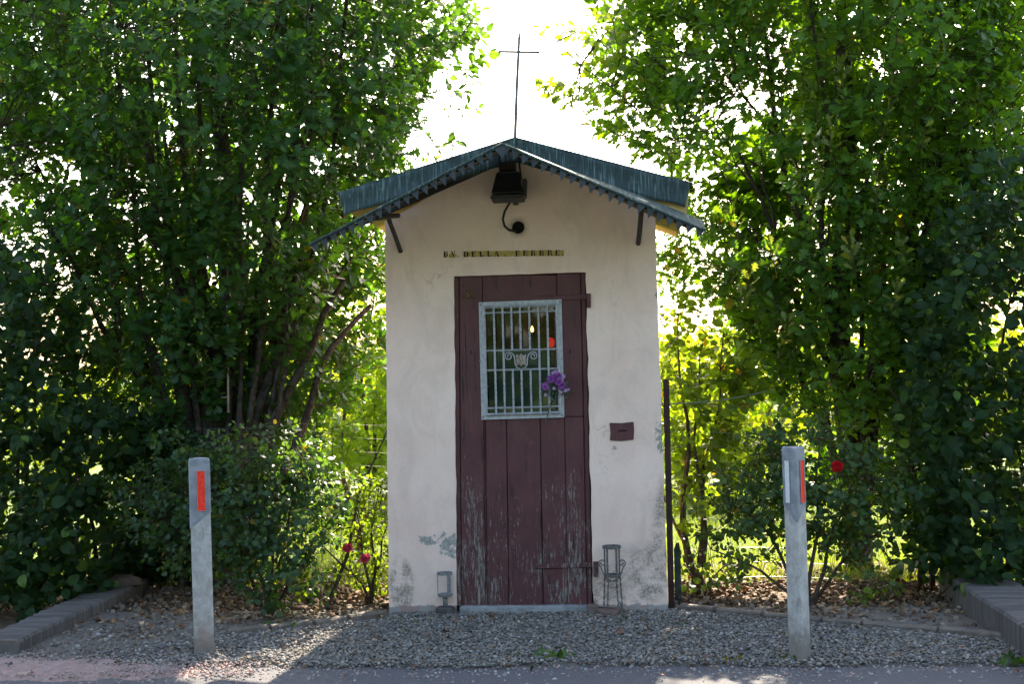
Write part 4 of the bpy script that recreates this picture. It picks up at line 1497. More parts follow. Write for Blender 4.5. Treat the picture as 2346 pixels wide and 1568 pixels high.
# edging stones between gravel and soil
for pts, label in (([(885, 1414), (800, 1425), (720, 1436), (620, 1448), (520, 1458)], 'low row of edging stones running left from the chapel'),
                   ([(1553, 1398), (1636, 1405), (1745, 1416), (1880, 1430), (1975, 1437), (2150, 1452), (2300, 1468)], 'low row of edging stones running right from the chapel')):
    gp_ = [G(x, y) for x, y in pts]
    root = thing('garden_edging', label, 'edging', (gp_[0] + gp_[-1]) / 2)
    for i in range(len(gp_) - 1):
        a, b = gp_[i], gp_[i + 1]
        d = (b - a).normalized()
        s = Vector((-d.y, d.x, 0))
        if s.y < 0:
            s = -s
        a = a + d * 0.012
        b = b - d * 0.012
        n = 6
        mb = MB()
        zt = random.uniform(0.026, 0.036)
        front = []
        prof = [(0, -0.04), (0, zt * 0.7), (0.012, zt), (0.055, zt), (0.065, -0.04)]
        vs, fs = [], []
        for k in range(n + 1):
            p = a.lerp(b, k / n)
            for q, (o_, z_) in enumerate(prof):
                j = 0.006 * noise.noise((p.x * 12, q * 3.1, i))
                vs.append(p + s * (o_ + j) + Vector((0, 0, z_ + j)))
        m = len(prof)
        for k in range(n):
            for q in range(m - 1):
                fs.append((k * m + q, (k + 1) * m + q, (k + 1) * m + q + 1, k * m + q + 1) if d.x > 0 else (k * m + q, k * m + q + 1, (k + 1) * m + q + 1, (k + 1) * m + q))
        fs.append(tuple(range(m)))
        fs.append(tuple(range(n * m, (n + 1) * m)))
        mb.add(vs, fs)
        mb.build('edging_stone', 'edging', root)

# ================================================================== FENCE, POSTS, WIRES
tag(MB().box((0.871, 0.22, 0.70), (0.038, 0.045, 1.50)).build('steel_post', 'rust_post', None, bevel=0.003), 'dark rust-red steel post standing against the right chapel corner', 'post')
stk = G(1554, 1376)
mb = MB().box((stk.x, stk.y, 0.13), (0.042, 0.03, 0.40))
mb.add([(stk.x - .021, stk.y - .015, .33), (stk.x + .021, stk.y - .015, .33), (stk.x + .021, stk.y + .015, .33), (stk.x - .021, stk.y + .015, .33), (stk.x - .004, stk.y - .01, .375), (stk.x + .014, stk.y - .01, .375), (stk.x + .014, stk.y + .01, .375), (stk.x - .004, stk.y + .01, .375)],
       [(4, 5, 6, 7), (0, 1, 5, 4), (1, 2, 6, 5), (2, 3, 7, 6), (3, 0, 4, 7)])
tag(mb.build('green_stake', 'green_post', None), 'short dark green stake with pointed top beside the steel post', 'stake')


def wire_fence(label, x0, x1, y, h, posts):
    root = thing('wire_fence', label, 'wire fence', ((x0 + x1) / 2, y, 0))
    base = np.array(WORLDLOC[root.name])
    P0, P1 = [], []
    zs = [0.06 + 0.1 * i for i in range(int(h / 0.1))]
    nx = int((x1 - x0) / 0.1)
    for i in range(nx + 1):
        x = x0 + (x1 - x0) * i / nx
        for a, b in zip(zs[:-1], zs[1:]):
            P0.append((x + 0.008 * math.sin(a * 9 + i), y, a))
            P1.append((x + 0.008 * math.sin(b * 9 + i), y, b))
    for z in zs:
        for i in range(nx):
            xa, xb = x0 + (x1 - x0) * i / nx, x0 + (x1 - x0) * (i + 1) / nx
            P0.append((xa, y, z + 0.012 * math.sin(xa * 5 + z * 3)))
            P1.append((xb, y, z + 0.012 * math.sin(xb * 5 + z * 3)))
    V, T = sticks(np.array(P0), np.array(P1), 0.0012, 0.0012)
    place('wire_mesh', fastmesh('wire_mesh', V - base, T, 'wire'), base, root, 0, 'stuff')
    for x in posts:
        MB().box((x, y + 0.02, h / 2), (0.03, 0.03, h + 0.05)).build('post', 'rust_post', root)


wire_fence('wire mesh fence along the lawn, left of the chapel', -3.6, -1.0, 0.95, 1.25, (-2.15,))
wire_fence('wire mesh fence along the lawn, right of the chapel', 0.90, 3.6, 0.85, 1.15, (2.75,))
wa, wb_ = Vector((0.895, 0.22, W(1532, 926, 0.22).z)), W(1755, 897, 0.85)
pts = [wa.lerp(wb_, t) + Vector((0, 0, -0.02 * math.sin(PI * t))) for t in np.linspace(0, 1, 8)]
tag(MB().tube(pts, 0.0040, 5).build('support_wire', 'wire', None), 'bright taut wire running right from the steel post', 'wire')
pa, pb = W(885, 736, 1.0), W(735, 766, 1.4)
pipe = thing('white_pipe', 'thin pale pipe fixed upright against the left tree trunk', 'pipe', W(522, 945, 1.02))
MB().tube([W(523, 946, 1.02), W(521, 700, 1.02)], 0.0085, 8).build('tube', 'pipe', pipe, smooth=True)
MB().tube([W(507, 911, 1.015), W(523, 910, 1.015)], 0.0055, 6).build('clip', 'pipe', pipe)

# ================================================================== TREES
R_LO, R_HI = np.array([-1.36, -1.0, 2.0]), np.array([1.24, 1.42, 3.10])
B_LO, B_HI = np.array([-0.96, -0.06, -1]), np.array([0.93, 0.98, 2.9])


def outside_chapel(P, pad=0.0):
    roofed = np.all((P > R_LO - pad) & (P < R_HI + pad), axis=1)
    slope = (P[:, 2] < 3.10 + pad - 0.30 * np.abs(P[:, 0] + 0.05)) & (P[:, 2] > 2.75 - pad - 0.45 * np.abs(P[:, 0] + 0.05))
    body = np.all((P > B_LO - pad) & (P < B_HI + pad), axis=1)
    return ~((roofed & slope) | body)


def make_oak(name, label, bx_, by, seed, prof, tilt, n_front, n_top, ztop, colA, colB, limbs, zmin, singles, group, extra=None, carve=None):
    random.seed(seed)
    global rng
    rng = np.random.default_rng(seed)
    root = thing(name, label, 'tree', (bx_, by, 0), group)
    base = Vector((bx_, by, 0))
    # skeleton
    paths = []
    tr_r = limbs['r']
    top_c = base + Vector((tilt * 2.0, 0.1, 2.6))
    paths.append(limb(base + Vector((0, 0, -0.1)), base + Vector((tilt * 4, 0.1, ztop * 0.9)), base + Vector((0, 0, ztop * .4)), tr_r, 0.03, 12, 10, 0.02))
    skel = []
    for i in range(limbs['n']):
        a = 2 * PI * (i + random.uniform(-.3, .3)) / limbs['n']
        z1 = random.uniform(2.6, ztop * 0.85)
        rr = prof(z1) * random.uniform(0.45, 0.9)
        e = base + Vector((math.cos(a) * rr + tilt * z1, math.sin(a) * rr * 0.8, z1))
        s0 = base + Vector((math.cos(a) * tr_r * 0.75, math.sin(a) * tr_r * 0.6, random.uniform(limbs['z0'], limbs['z1'])))
        bend = s0.lerp(e, 0.45) + Vector((math.cos(a) * 0.10 * rr, math.sin(a) * 0.08 * rr, 0.35))
        p = limb(s0, e, bend, random.uniform(*limbs['lr']), 0.010, 9, 6, 0.03)
        paths.append(p)
        for k in range(5):
            j = random.randint(3, 9)
            q = p[0][j]
            a2 = a + random.uniform(-1.1, 1.1)
            L = random.uniform(0.4, 0.9)
            e2 = q + Vector((math.cos(a2) * L * 0.55, math.sin(a2) * L * 0.5, L * random.uniform(0.6, 1.0)))
            paths.append(limb(q, e2, q.lerp(e2, 0.5) + Vector((math.cos(a2) * .08, math.sin(a2) * .08, 0)), max(0.008, p[1][j] * 0.55), 0.004, 5, 4, 0.04))
    if extra:
        paths += extra(base)
    wood(root, paths, 'trunk')
    for p in paths:
        skel += [q for q in p[0][2:]]
    kd = kdtree.KDTree(len(skel))
    for i, q in enumerate(skel):
        kd.insert(q, i)
    kd.balance()

    # leaf clusters through the crown volume
    def sample(n, z0, z1, hole, shell):
        out = []
        tot = 0
        while tot < n:
            m = n * 3
            z = rng.uniform(z0, z1, m)
            rr = np.array([prof(q) for q in z])
            kz = rng.uniform(0, 1, m) < (rr / rr.max()) ** 1.3
            z, rr = z[kz], rr[kz]
            m = len(z)
            u = rng.uniform(0, 1, m) ** (0.5 * shell)
            a = rng.uniform(0, 2 * PI, m)
            wob = 1 + 0.16 * np.sin(3 * a + z * 2.1 + seed) + 0.10 * np.sin(7 * a - z * 3.3 + seed)
            P = np.stack([bx_ + tilt * z + np.cos(a) * rr * u * wob, by + np.sin(a) * rr * 0.82 * u * wob, z], 1)
            ok = hole_noise(P, 3.4, seed) > hole
            ok &= outside_chapel(P, 0.10)
            if bx_ < 0:
                ok &= P[:, 0] < -0.60 + 0.07 * np.sin(P[:, 2] * 5)
            if carve is not None:
                ok &= carve(P)
            P = P[ok]
            out.append(P)
            tot += len(P)
        return np.concatenate(out)[:n]

    C = sample(n_front, zmin, 4.9, -1.45, 0.7)
    n = len(C)
    axis = np.stack([C[:, 0] - bx_ - tilt * C[:, 2], C[:, 1] - by, np.zeros(n)], 1)
    outw = norm(axis)
    A = outw * rng.uniform(0.25, 0.9, (n, 1)) + np.array([0, 0, 1.0]) * rng.uniform(0.1, 0.9, (n, 1)) + rng.normal(0, 0.25, (n, 3))
    P, D, N, sc, ids = cluster_leaves(C, A, 9, 0.19, (0.072, 0.130), 0.30, (0.5, 1.35), 0.85, outw[:, :], 0.45)
    col = leaf_colors(len(P), ids, n, colA, colB, (0.20, 0.17, 0.03), 0.006)
    ok = outside_chapel(P, 0.02)
    P, D, N, sc, col = P[ok], D[ok], N[ok], sc[ok], col[ok]
    fr = P[:, 1] < by + 0.1
    foliage(root, P[fr], D[fr], N[fr], sc[fr], col[fr], OAK, 'leaf_oak', singles)
    bk_ = ~fr
    foliage(root, P[bk_], D[bk_], N[bk_], sc[bk_], col[bk_], OVATE, 'leaf_oak', 0, name='rear_crown')
    # twigs to the limbs
    P0, P1 = [], []
    An = norm(A)
    for i in range(n):
        P0.append(C[i])
        P1.append(C[i] + An[i] * 0.2)
        if i % 2 == 0:
            q, _, dist = kd.find(C[i])
            if dist < 0.9:
                q = np.array(q)
                mid = (q + C[i]) / 2 - np.array([0, 0, 0.05 * dist])
                P0 += [q, mid]
                P1 += [mid, C[i]]
    twigs(root, np.array(P0), np.array(P1), 0.0045, 0.0028)
    # upper crown, mostly above the picture, with coarser leaves
    C = sample(n_top, 4.9, ztop, -0.9, 0.85)
    n = len(C)
    outw = norm(np.stack([C[:, 0] - bx_, C[:, 1] - by, np.zeros(n)], 1))
    A = outw * 0.5 + np.array([0, 0, 0.7]) + rng.normal(0, 0.3, (n, 3))
    P, D, N, sc, ids = cluster_leaves(C, A, 7, 0.25, (0.13, 0.19), 0.3, (0.5, 1.35), 0.8, outw, 0.45)
    col = leaf_colors(len(P), ids, n, colA, colB)
    foliage(root, P, D, N, sc, col, DIAMOND, 'leaf_oak', 0, name='upper_crown')
    return root


def shoots(root, spots, seed):
    """pale upright shoots of young lobed leaves"""
    global rng
    rng = np.random.default_rng(seed)
    for px, py, y in spots:
        c = np.array(W(px, py, y))
        A = np.array([[random.uniform(-.35, .35), -0.25, 1.0]])
        P, D, N, sc, ids = cluster_leaves(c[None], A, 10, 0.22, (0.06, 0.115), 0.05, (0.3, 1.1), 0.5, np.array([[0, -0.9, 0.3]]), 0.6)
        sc3 = np.stack([sc * 0.75, sc, sc], 1)
        col = leaf_colors(len(P), ids, 1, (0.085, 0.135, 0.04), (0.14, 0.18, 0.055), (0.24, 0.20, 0.05), 0.06)
        V, T = instances(*OAK, P, D, N, sc3)
        V2, T2 = sticks(c[None] - np.array([[0, 0, .05]]), c[None] + norm(A) * 0.26, 0.004, 0.002)
        VV = np.concatenate([V, V2])
        TT = np.concatenate([T, T2 + len(V)])
        cc = np.concatenate([np.repeat(col, len(OAK[0]), 0), np.tile((0.10, 0.08, 0.03), (len(V2), 1))])
        me = fastmesh('leaf_shoot', VV - c, TT, 'leaf_oak', cc)
        place('leaf_shoot', me, Vector(c), root)


def prof_left(z):
    return float(np.interp(z, [0.7, 1.0, 1.5, 2.0, 2.6, 3.2, 4.4, 4.9, 5.4, 5.6], [0.35, 0.75, 1.10, 1.42, 1.72, 1.95, 2.12, 1.9, 1.0, 0.1]))


def prof_right(z):
    return float(np.interp(z, [0.3, 0.8, 1.4, 2.1, 2.6, 3.0, 3.6, 4.3, 4.9, 5.4, 5.6], [0.35, 0.62, 0.78, 0.98, 1.18, 1.38, 1.55, 1.80, 1.65, 0.9, 0.1]))


def extra_left(b):
    out = []
    s = W(490, 1060, 1.2)
    out.append(limb((s.x, 1.2, -0.1), (s.x - .02, 1.25, 1.55), (s.x + .02, 1.2, .8), .21, .13, 8, 10, .01))
    # thick twisting main stems that show above the rose bush
    for px0, px1, py1, y1, r in ((470, 395, 560, 1.0, .085), (500, 520, 500, 1.3, .09), (540, 640, 420, 1.2, .07), (565, 700, 560, 1.0, .055), (585, 790, 640, .95, .045), (430, 300, 700, .95, .06), (600, 850, 700, 1.1, .032), (450, 470, 420, 1.2, .08)):
        s = W(px0, 1060, 1.15)
        e = W(px1, py1, y1 + .2)
        out.append(limb((s.x, s.y, 0.2), e, (s.x + (e.x - s.x) * .25, 1.15, 1.5), r * 1.3, 0.018, 12, 8, 0.03))
    for px1, y1, r in ((250, 1.2, .022), (330, 1.0, .026), (400, .9, .030), (450, .95, .024), (520, 1.0, .030), (575, .85, .022), (640, .95, .026), (720, 1.0, .022), (800, 1.1, .018)):
        s = W(430 + (px1 - 250) * .3, 1000, 1.1)
        e = W(px1, -60, y1)
        m_ = W(px1 * .55 + 480 * .45 + (px1 - 480) * .28, 560, y1 + .1)
        out.append(limb((s.x, s.y, 0.6), e, m_, r, 0.014, 14, 6, 0.012))
    return out


# sun reaches the gravel left of the chapel and the road right of it: both crowns stay open there
sunv = np.array(sdir)


def beam_free(P, gx, gy, rx, ry):
    """True where P does not lie on the sun's path to the ground ellipse"""
    t = P[:, 2] / sunv[2]
    hx, hy = P[:, 0] - sunv[0] * t, P[:, 1] - sunv[1] * t
    return ((hx - gx) / rx) ** 2 + ((hy - gy) / ry) ** 2 > 1


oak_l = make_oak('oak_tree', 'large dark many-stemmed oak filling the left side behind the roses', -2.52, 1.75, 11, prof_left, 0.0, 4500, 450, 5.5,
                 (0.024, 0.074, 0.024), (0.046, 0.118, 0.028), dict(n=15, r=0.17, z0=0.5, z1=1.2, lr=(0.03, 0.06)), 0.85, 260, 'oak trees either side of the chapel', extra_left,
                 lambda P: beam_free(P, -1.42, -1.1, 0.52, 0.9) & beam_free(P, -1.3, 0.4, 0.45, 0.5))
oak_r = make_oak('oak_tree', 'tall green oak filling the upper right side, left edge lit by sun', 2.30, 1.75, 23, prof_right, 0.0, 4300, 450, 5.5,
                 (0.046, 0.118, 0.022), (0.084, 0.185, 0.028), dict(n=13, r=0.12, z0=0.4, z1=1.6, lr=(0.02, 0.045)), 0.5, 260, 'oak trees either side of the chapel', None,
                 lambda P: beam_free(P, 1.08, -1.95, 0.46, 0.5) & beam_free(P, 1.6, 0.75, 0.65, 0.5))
random.seed(4)
shoots(oak_r, [(1740, 120, .9), (1875, 260, .6), (1905, 350, .55), (1780, 620, .7), (1885, 400, .55), (2010, 470, .55), (1700, 690, .8), (1855, 500, .5), (2110, 330, .6), (2170, 170, .7), (1930, 210, .6), (1620, 300, .9), (1960, 620, .6), (2080, 610, .6), (1690, 540, .8), (2020, 300, .55), (2235, 250, .7), (1790, 800, .8), (2040, 720, .7), (1420, 120, 1.0)], 5)
shoots(oak_l, [(125, 120, .9), (425, 165, .8), (440, 410, .5), (590, 450, .5), (270, 850, .7), (640, 600, .6), (470, 880, .8)], 6)

# the spray that reaches out from the right oak towards the cross
random.seed(8)
rng = np.random.default_rng(8)
sprC = []
P0, P1 = [], []
stem = [np.array(W(1470, 260, 1.6)), np.array(W(1400, 200, 1.5)), np.array(W(1330, 150, 1.4)), np.array(W(1275, 95, 1.35))]
side = [np.array(W(1325, 235, 1.35)), np.array(W(1290, 215, 1.3)), np.array(W(1370, 100, 1.5)), np.array(W(1350, 60, 1.5)), np.array(W(1400, 60, 1.5)), np.array(W(1430, 110, 1.5)), np.array(W(1420, 20, 1.5)), np.array(W(1305, 250, 1.35)), np.array(W(1440, 170, 1.5))]
for a, b in zip(stem[:-1], stem[1:]):
    P0.append(a)
    P1.append(b)
for s_ in side:
    P0.append(stem[int(np.argmin([np.linalg.norm(s_ - q) for q in stem]))])
    P1.append(s_)
sprC = np.array([q for q in stem[1:] + side for _ in range(2)]) + rng.normal(0, 0.05, (2 * (3 + len(side)), 3))
A = np.tile((-0.6, -0.2, 0.5), (len(sprC), 1)) + rng.normal(0, .4, (len(sprC), 3))
P, D, N, sc, ids = cluster_leaves(sprC, A, 8, 0.17, (0.07, 0.115), .3, (.5, 1.3), .8, None, .5)
col = leaf_colors(len(P), ids, len(sprC), (0.06, 0.12, 0.03), (0.11, 0.17, 0.04), (0.22, 0.19, 0.05), .05)
foliage(oak_r, P, D, N, sc, col, OAK, 'leaf_oak', 0, name='leaf_spray')
twigs(oak_r, np.array(P0), np.array(P1), 0.007, 0.004)
# the low spray below the right eave
ctr = np.array([tuple(W(px, py, 1.5)) for px, py in ((1690, 640), (1650, 600), (1610, 590), (1575, 575), (1540, 590), (1550, 625), (1590, 640), (1630, 655), (1525, 560), (1600, 545), (1660, 560), (1640, 520), (1560, 655))])
lowC = np.repeat(ctr, 3, 0) + rng.normal(0, .05, (3 * len(ctr), 3))
A = np.tile((-0.7, -0.1, 0.2), (len(lowC), 1)) + rng.normal(0, .4, (len(lowC), 3))
P, D, N, sc, ids = cluster_leaves(lowC, A, 8, 0.17, (0.07, 0.125), .35, (.5, 1.3), .8, None, .5)
col = leaf_colors(len(P), ids, len(lowC), (0.04, 0.10, 0.022), (0.07, 0.15, 0.028), (0.2, 0.17, 0.04), .03)
ok = outside_chapel(P, .02)
foliage(oak_r, P[ok], D[ok], N[ok], sc[ok], col[ok], OAK, 'leaf_oak', 0, name='leaf_spray')
hub = np.array(W(1760, 640, 1.6))
twigs(oak_r, np.concatenate([np.tile(hub, (2, 1)), np.tile(ctr[0], (len(ctr) - 1, 1))]), np.concatenate([ctr[:2], ctr[1:]]), 0.006, 0.003)


# hedges
def make_hedge(label, x0, x1, y0, y1, top, n, seed, colA, colB, zmin=0.0, size=(0.07, 0.125), singles=250):
    random.seed(seed)
    global rng
    rng = np.random.default_rng(seed)
    root = thing('hedge', label, 'hedge', ((x0 + x1) / 2, (y0 + y1) / 2, 0), 'tall leafy hedges at the picture edges')
    m = n * 3
    P = np.stack([rng.uniform(x0, x1, m), y0 + (y1 - y0) * rng.uniform(0, 1, m) ** 1.7, rng.uniform(0, 1, m) ** 1.25], 1)
    tz = np.array([top(q) for q in P[:, 0]])
    P[:, 2] = zmin + (tz - zmin) * P[:, 2]
    P[:, 1] += 0.10 * np.sin(P[:, 0] * 4 + P[:, 2] * 3 + seed) + 0.07 * np.sin(P[:, 0] * 9 - P[:, 2] * 7)
    if x0 < 0:
        P[:, 1] += np.clip((P[:, 0] + 3.15) / 0.3, 0, 1) * 0.85
        P[:, 0] += np.clip((0.5 - P[:, 2]) / 0.5, 0, 1) * np.clip((P[:, 0] + 3.2) / 0.3, 0, 1) * -0.12
    ok = (hole_noise(P, 3.0, seed) > -1.7) & outside_chapel(P, .1)
    C = P[ok][:n]
    n = len(C)
    outw = np.tile((0, -1.0, 0.2), (n, 1))
    A = outw * rng.uniform(.2, 1, (n, 1)) + np.array([0, 0, .5]) + rng.normal(0, .5, (n, 3))
    P, D, N, sc, ids = cluster_leaves(C, A, 7, 0.20, size, .35, (.6, 1.3), .6, outw * 1.2, .45)
    col = leaf_colors(len(P), ids, n, colA, colB, (0.09, 0.17, 0.04), .05)
    ok = P[:, 2] > 0.02
    foliage(root, P[ok], D[ok], N[ok], sc[ok], col[ok], OVATE, 'leaf_hedge', singles, name='foliage')
    paths = []
    for i in range(int((x1 - x0) * 3)):
        x = random.uniform(x0, x1)
        yy = random.uniform(y0 + .25, y1 - .2)
        t = top(x)
        e = Vector((x + random.uniform(-.3, .3), yy - random.uniform(0, .3), t * random.uniform(.6, .95)))
        paths.append(limb((x, yy, -0.05), e, (x, yy, t * .5), 0.022, 0.005, 6, 5, .04))
    wood(root, paths, 'stems', 'twig')['kind'] = 'stuff'
    V0 = C[::2]
    twigs(root, V0 + np.array([0, .15, -.12]), V0 + norm(A[::2]) * .18, .004, .002)
    return root


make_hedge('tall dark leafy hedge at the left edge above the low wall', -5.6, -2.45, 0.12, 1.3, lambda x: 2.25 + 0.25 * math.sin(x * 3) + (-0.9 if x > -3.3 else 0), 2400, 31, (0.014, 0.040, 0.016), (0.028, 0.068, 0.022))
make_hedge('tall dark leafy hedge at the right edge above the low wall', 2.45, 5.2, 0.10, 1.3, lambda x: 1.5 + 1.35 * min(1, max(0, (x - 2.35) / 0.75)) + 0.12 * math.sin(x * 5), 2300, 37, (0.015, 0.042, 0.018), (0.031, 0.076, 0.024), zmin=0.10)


# roses and shrubs
def make_shrub(name, label, cat, base, blobs, n, k, size, tmpl, mat, colA, colB, seed, stems, singles=0, yellow=None, yf=.0, zmin=.03, up=.6, outk=1.0, tw_len=.14, group=None):
    """blobs: (centre, radii) ellipsoids that the leaves fill"""
    random.seed(seed)
    global rng
    rng = np.random.default_rng(seed)
    root = thing(name, label, cat, base, group)
    vol = np.array([b[1][0] * b[1][1] * b[1][2] for b in blobs])
    cnt = rng.multinomial(n, vol / vol.sum())
    Cs, Os = [], []
    for (c, r), m in zip(blobs, cnt):
        d = norm(rng.normal(0, 1, (m, 3)))
        u = rng.uniform(0, 1, (m, 1)) ** .45
        Cs.append(np.array(c) + d * u * np.array(r))
        Os.append(d)
    C, O = np.concatenate(Cs), np.concatenate(Os)
    ok = outside_chapel(C, .03) & (C[:, 2] > zmin)
    C, O = C[ok], O[ok]
    n = len(C)
    A = O * .7 + np.array([0, -0.25, .45]) + rng.normal(0, .4, (n, 3))
    P, D, N, sc, ids = cluster_leaves(C, A, k, tw_len, size, .3, (.6, 1.35), up, O * outk + np.array([0, -.5, 0]), .45)
    col = leaf_colors(len(P), ids, n, colA, colB, yellow, yf)
    ok = outside_chapel(P, 0) & (P[:, 2] > 0)
    foliage(root, P[ok], D[ok], N[ok], sc[ok], col[ok], tmpl, mat, singles, name='foliage')
    paths = []
    for s, e, b, r in stems:
        paths.append(limb(s, e, b, r, .004, 7, 6, .035))
    wood(root, paths, 'stems', 'twig')['kind'] = 'stuff'
    pts = [q for p in paths for q in p[0][1:]]
    kd = kdtree.KDTree(len(pts))
    for i, q in enumerate(pts):
        kd.insert(q, i)
    kd.balance()
    P0, P1 = [C], [C + norm(A) * tw_len]
    for i in range(0, n, 3):
        q, _, dd = kd.find(C[i])
        if dd < .8:
            P0.append(np.array(q)[None])
            P1.append(C[i:i + 1])
    twigs(root, np.concatenate(P0), np.concatenate(P1), .0035, .002)
    return root


def stems_fan(b, tops, r=.012):
    out = []
    for t in tops:
        t = Vector(t)
        out.append((b, t, (b[0] + (t.x - b[0]) * .3, b[1] + (t.y - b[1]) * .3, t.z * .6), r))
    return out


rb = G(600, 1425)
RB = (rb.x, rb.y + .12, -0.03)
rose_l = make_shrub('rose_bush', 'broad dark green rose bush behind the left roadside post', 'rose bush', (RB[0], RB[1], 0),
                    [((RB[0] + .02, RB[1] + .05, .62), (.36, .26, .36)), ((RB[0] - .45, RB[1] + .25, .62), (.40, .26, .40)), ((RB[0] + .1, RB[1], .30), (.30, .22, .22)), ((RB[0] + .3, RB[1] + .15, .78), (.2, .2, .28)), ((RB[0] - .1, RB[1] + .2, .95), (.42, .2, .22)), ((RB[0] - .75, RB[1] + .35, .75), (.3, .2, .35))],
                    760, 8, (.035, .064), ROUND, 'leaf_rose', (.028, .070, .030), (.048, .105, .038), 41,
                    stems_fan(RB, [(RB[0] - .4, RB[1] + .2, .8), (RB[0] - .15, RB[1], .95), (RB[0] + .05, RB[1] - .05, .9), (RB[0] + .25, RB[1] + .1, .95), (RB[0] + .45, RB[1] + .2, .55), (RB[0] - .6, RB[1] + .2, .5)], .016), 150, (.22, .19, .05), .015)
r2 = G(850, 1382)
R2 = (r2.x, r2.y, -.02)
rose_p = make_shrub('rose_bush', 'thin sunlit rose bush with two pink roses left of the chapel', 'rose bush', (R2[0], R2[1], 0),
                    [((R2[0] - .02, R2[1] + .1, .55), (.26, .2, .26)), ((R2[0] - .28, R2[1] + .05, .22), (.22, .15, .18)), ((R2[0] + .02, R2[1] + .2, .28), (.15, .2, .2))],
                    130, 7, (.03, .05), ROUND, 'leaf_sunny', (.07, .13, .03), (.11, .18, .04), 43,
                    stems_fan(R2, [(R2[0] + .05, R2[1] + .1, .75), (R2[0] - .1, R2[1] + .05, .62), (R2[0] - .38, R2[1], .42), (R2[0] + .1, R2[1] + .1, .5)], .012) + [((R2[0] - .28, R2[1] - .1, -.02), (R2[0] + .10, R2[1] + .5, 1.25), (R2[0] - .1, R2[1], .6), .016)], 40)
for px, py in ((797, 1258), (837, 1282)):
    c = W(px, py, R2[1] - .12)
    flower_part(rose_p, c, (random.uniform(-.3, .3), -.7, .7), .036, 4, (.62, .06, .14), (.80, .18, .28))
    MB().tube([c, c + Vector((.01, .02, -.12)), c + Vector((.05, .08, -.28))], .003, 5).build('stem', 'green_cloth', rose_p)
rr_ = G(1880, 1400)
RR = (rr_.x - .05, rr_.y + .15, -.03)
rose_r = make_shrub('rose_bush', 'spreading rose bush with one red rose behind the right roadside post', 'rose bush', (RR[0], RR[1], 0),
                    [((RR[0] - .18, RR[1] + .1, .66), (.36, .26, .34)), ((RR[0] + .32, RR[1] + .05, .62), (.34, .26, .38)), ((RR[0] + .28, RR[1], .26), (.22, .18, .2)), ((RR[0] - .45, RR[1] + .2, .5), (.25, .2, .2)), ((RR[0] + .05, RR[1] + .15, .98), (.40, .2, .18)), ((RR[0] - .35, RR[1] + .05, .22), (.14, .12, .12))],
                    460, 8, (.035, .06), ROUND, 'leaf_rose', (.034, .080, .028), (.058, .120, .035), 47,
                    stems_fan(RR, [(RR[0] - .5, RR[1] + .1, .7), (RR[0] - .2, RR[1], .95), (RR[0] + .1, RR[1], 1.05), (RR[0] + .4, RR[1], .8), (RR[0] + .55, RR[1] + .1, .5), (RR[0] - .6, RR[1] + .1, .35)], .017), 150, (.25, .22, .05), .015)
c = W(1918, 1070, RR[1] - .2)
flower_part(rose_r, c, (-.2, -1, .3), .036, 5, (.42, .008, .012), (.62, .02, .03))
MB().tube([c, c + Vector((-.01, .03, -.12)), c + Vector((-.03, .1, -.3))], .003, 5).build('stem', 'green_cloth', rose_r)

hz = G(1605, 1345)
HZ = (hz.x, 0.98, -.03)
make_shrub('leafy_shrub', 'tall many-stemmed leafy shrub just right of the chapel behind the fence', 'shrub', (HZ[0], HZ[1], 0),
           [((HZ[0] - .02, HZ[1] + .2, 1.25), (.36, .35, .42)), ((HZ[0] + .12, HZ[1] + .3, .85), (.36, .35, .30)), ((HZ[0] - .12, HZ[1] + .3, 1.72), (.24, .3, .25)), ((HZ[0] + .28, HZ[1] + .3, 1.4), (.22, .3, .3)), ((HZ[0] - .1, HZ[1] + .1, .55), (.16, .2, .2))],
           250, 7, (.055, .10), ROUND, 'leaf_sunny', (.07, .13, .026), (.12, .19, .036), 53,
           [((HZ[0], HZ[1], -.05), (HZ[0] - .1, HZ[1] + .1, .22), (HZ[0] - .04, HZ[1], .1), .075),
            ((HZ[0] - .06, HZ[1], .12), (HZ[0] - .1, HZ[1] + .2, 1.9), (HZ[0] - .12, HZ[1] + .1, 1.0), .032),
            ((HZ[0] + .02, HZ[1], .12), (HZ[0] + .22, HZ[1] + .2, 1.75), (HZ[0] + .12, HZ[1] + .1, .9), .026),
            ((HZ[0], HZ[1], .14), (HZ[0] + .05, HZ[1] + .2, 1.6), (HZ[0] + .02, HZ[1] + .1, .9), .022),
            ((HZ[0] - .05, HZ[1], .12), (HZ[0] - .28, HZ[1] + .2, 1.3), (HZ[0] - .25, HZ[1] + .1, .6), .016)], 90, (.3, .2, .04), .02)
make_shrub('small_plant', 'small low leafy plant at the foot of the shrub right of the chapel', 'plant', (HZ[0] + .02, .55, 0),
           [((HZ[0] + .0, .55, .12), (.20, .10, .11))], 26, 5, (.035, .065), ROUND, 'leaf_rose', (.04, .095, .03), (.07, .14, .04), 55,
           stems_fan((HZ[0], .55, -.02), [(HZ[0] - .12, .5, .18), (HZ[0] + .14, .5, .2), (HZ[0], .55, .22)], .005))
make_shrub('maple_sapling', 'sunlit young tree with thin leaning stems between left oak and chapel', 'young tree', (-1.55, 2.9, 0),
           [((-1.55, 3.0, 1.55), (.62, .5, .45)), ((-1.35, 2.9, 1.0), (.55, .5, .35)), ((-1.5, 3.0, 2.15), (.5, .5, .35)), ((-1.85, 2.8, .8), (.5, .4, .35))],
           420, 7, (.07, .12), OAK, 'leaf_sunny', (.075, .15, .026), (.125, .215, .036), 57,  # leaf colours raised to paint in sunlight
           stems_fan((-1.7, 2.9, -.05), [(-1.2, 2.9, 2.2), (-1.5, 3.0, 2.4), (-1.9, 2.8, 1.9), (-1.1, 2.8, 1.5)], .03), 60)

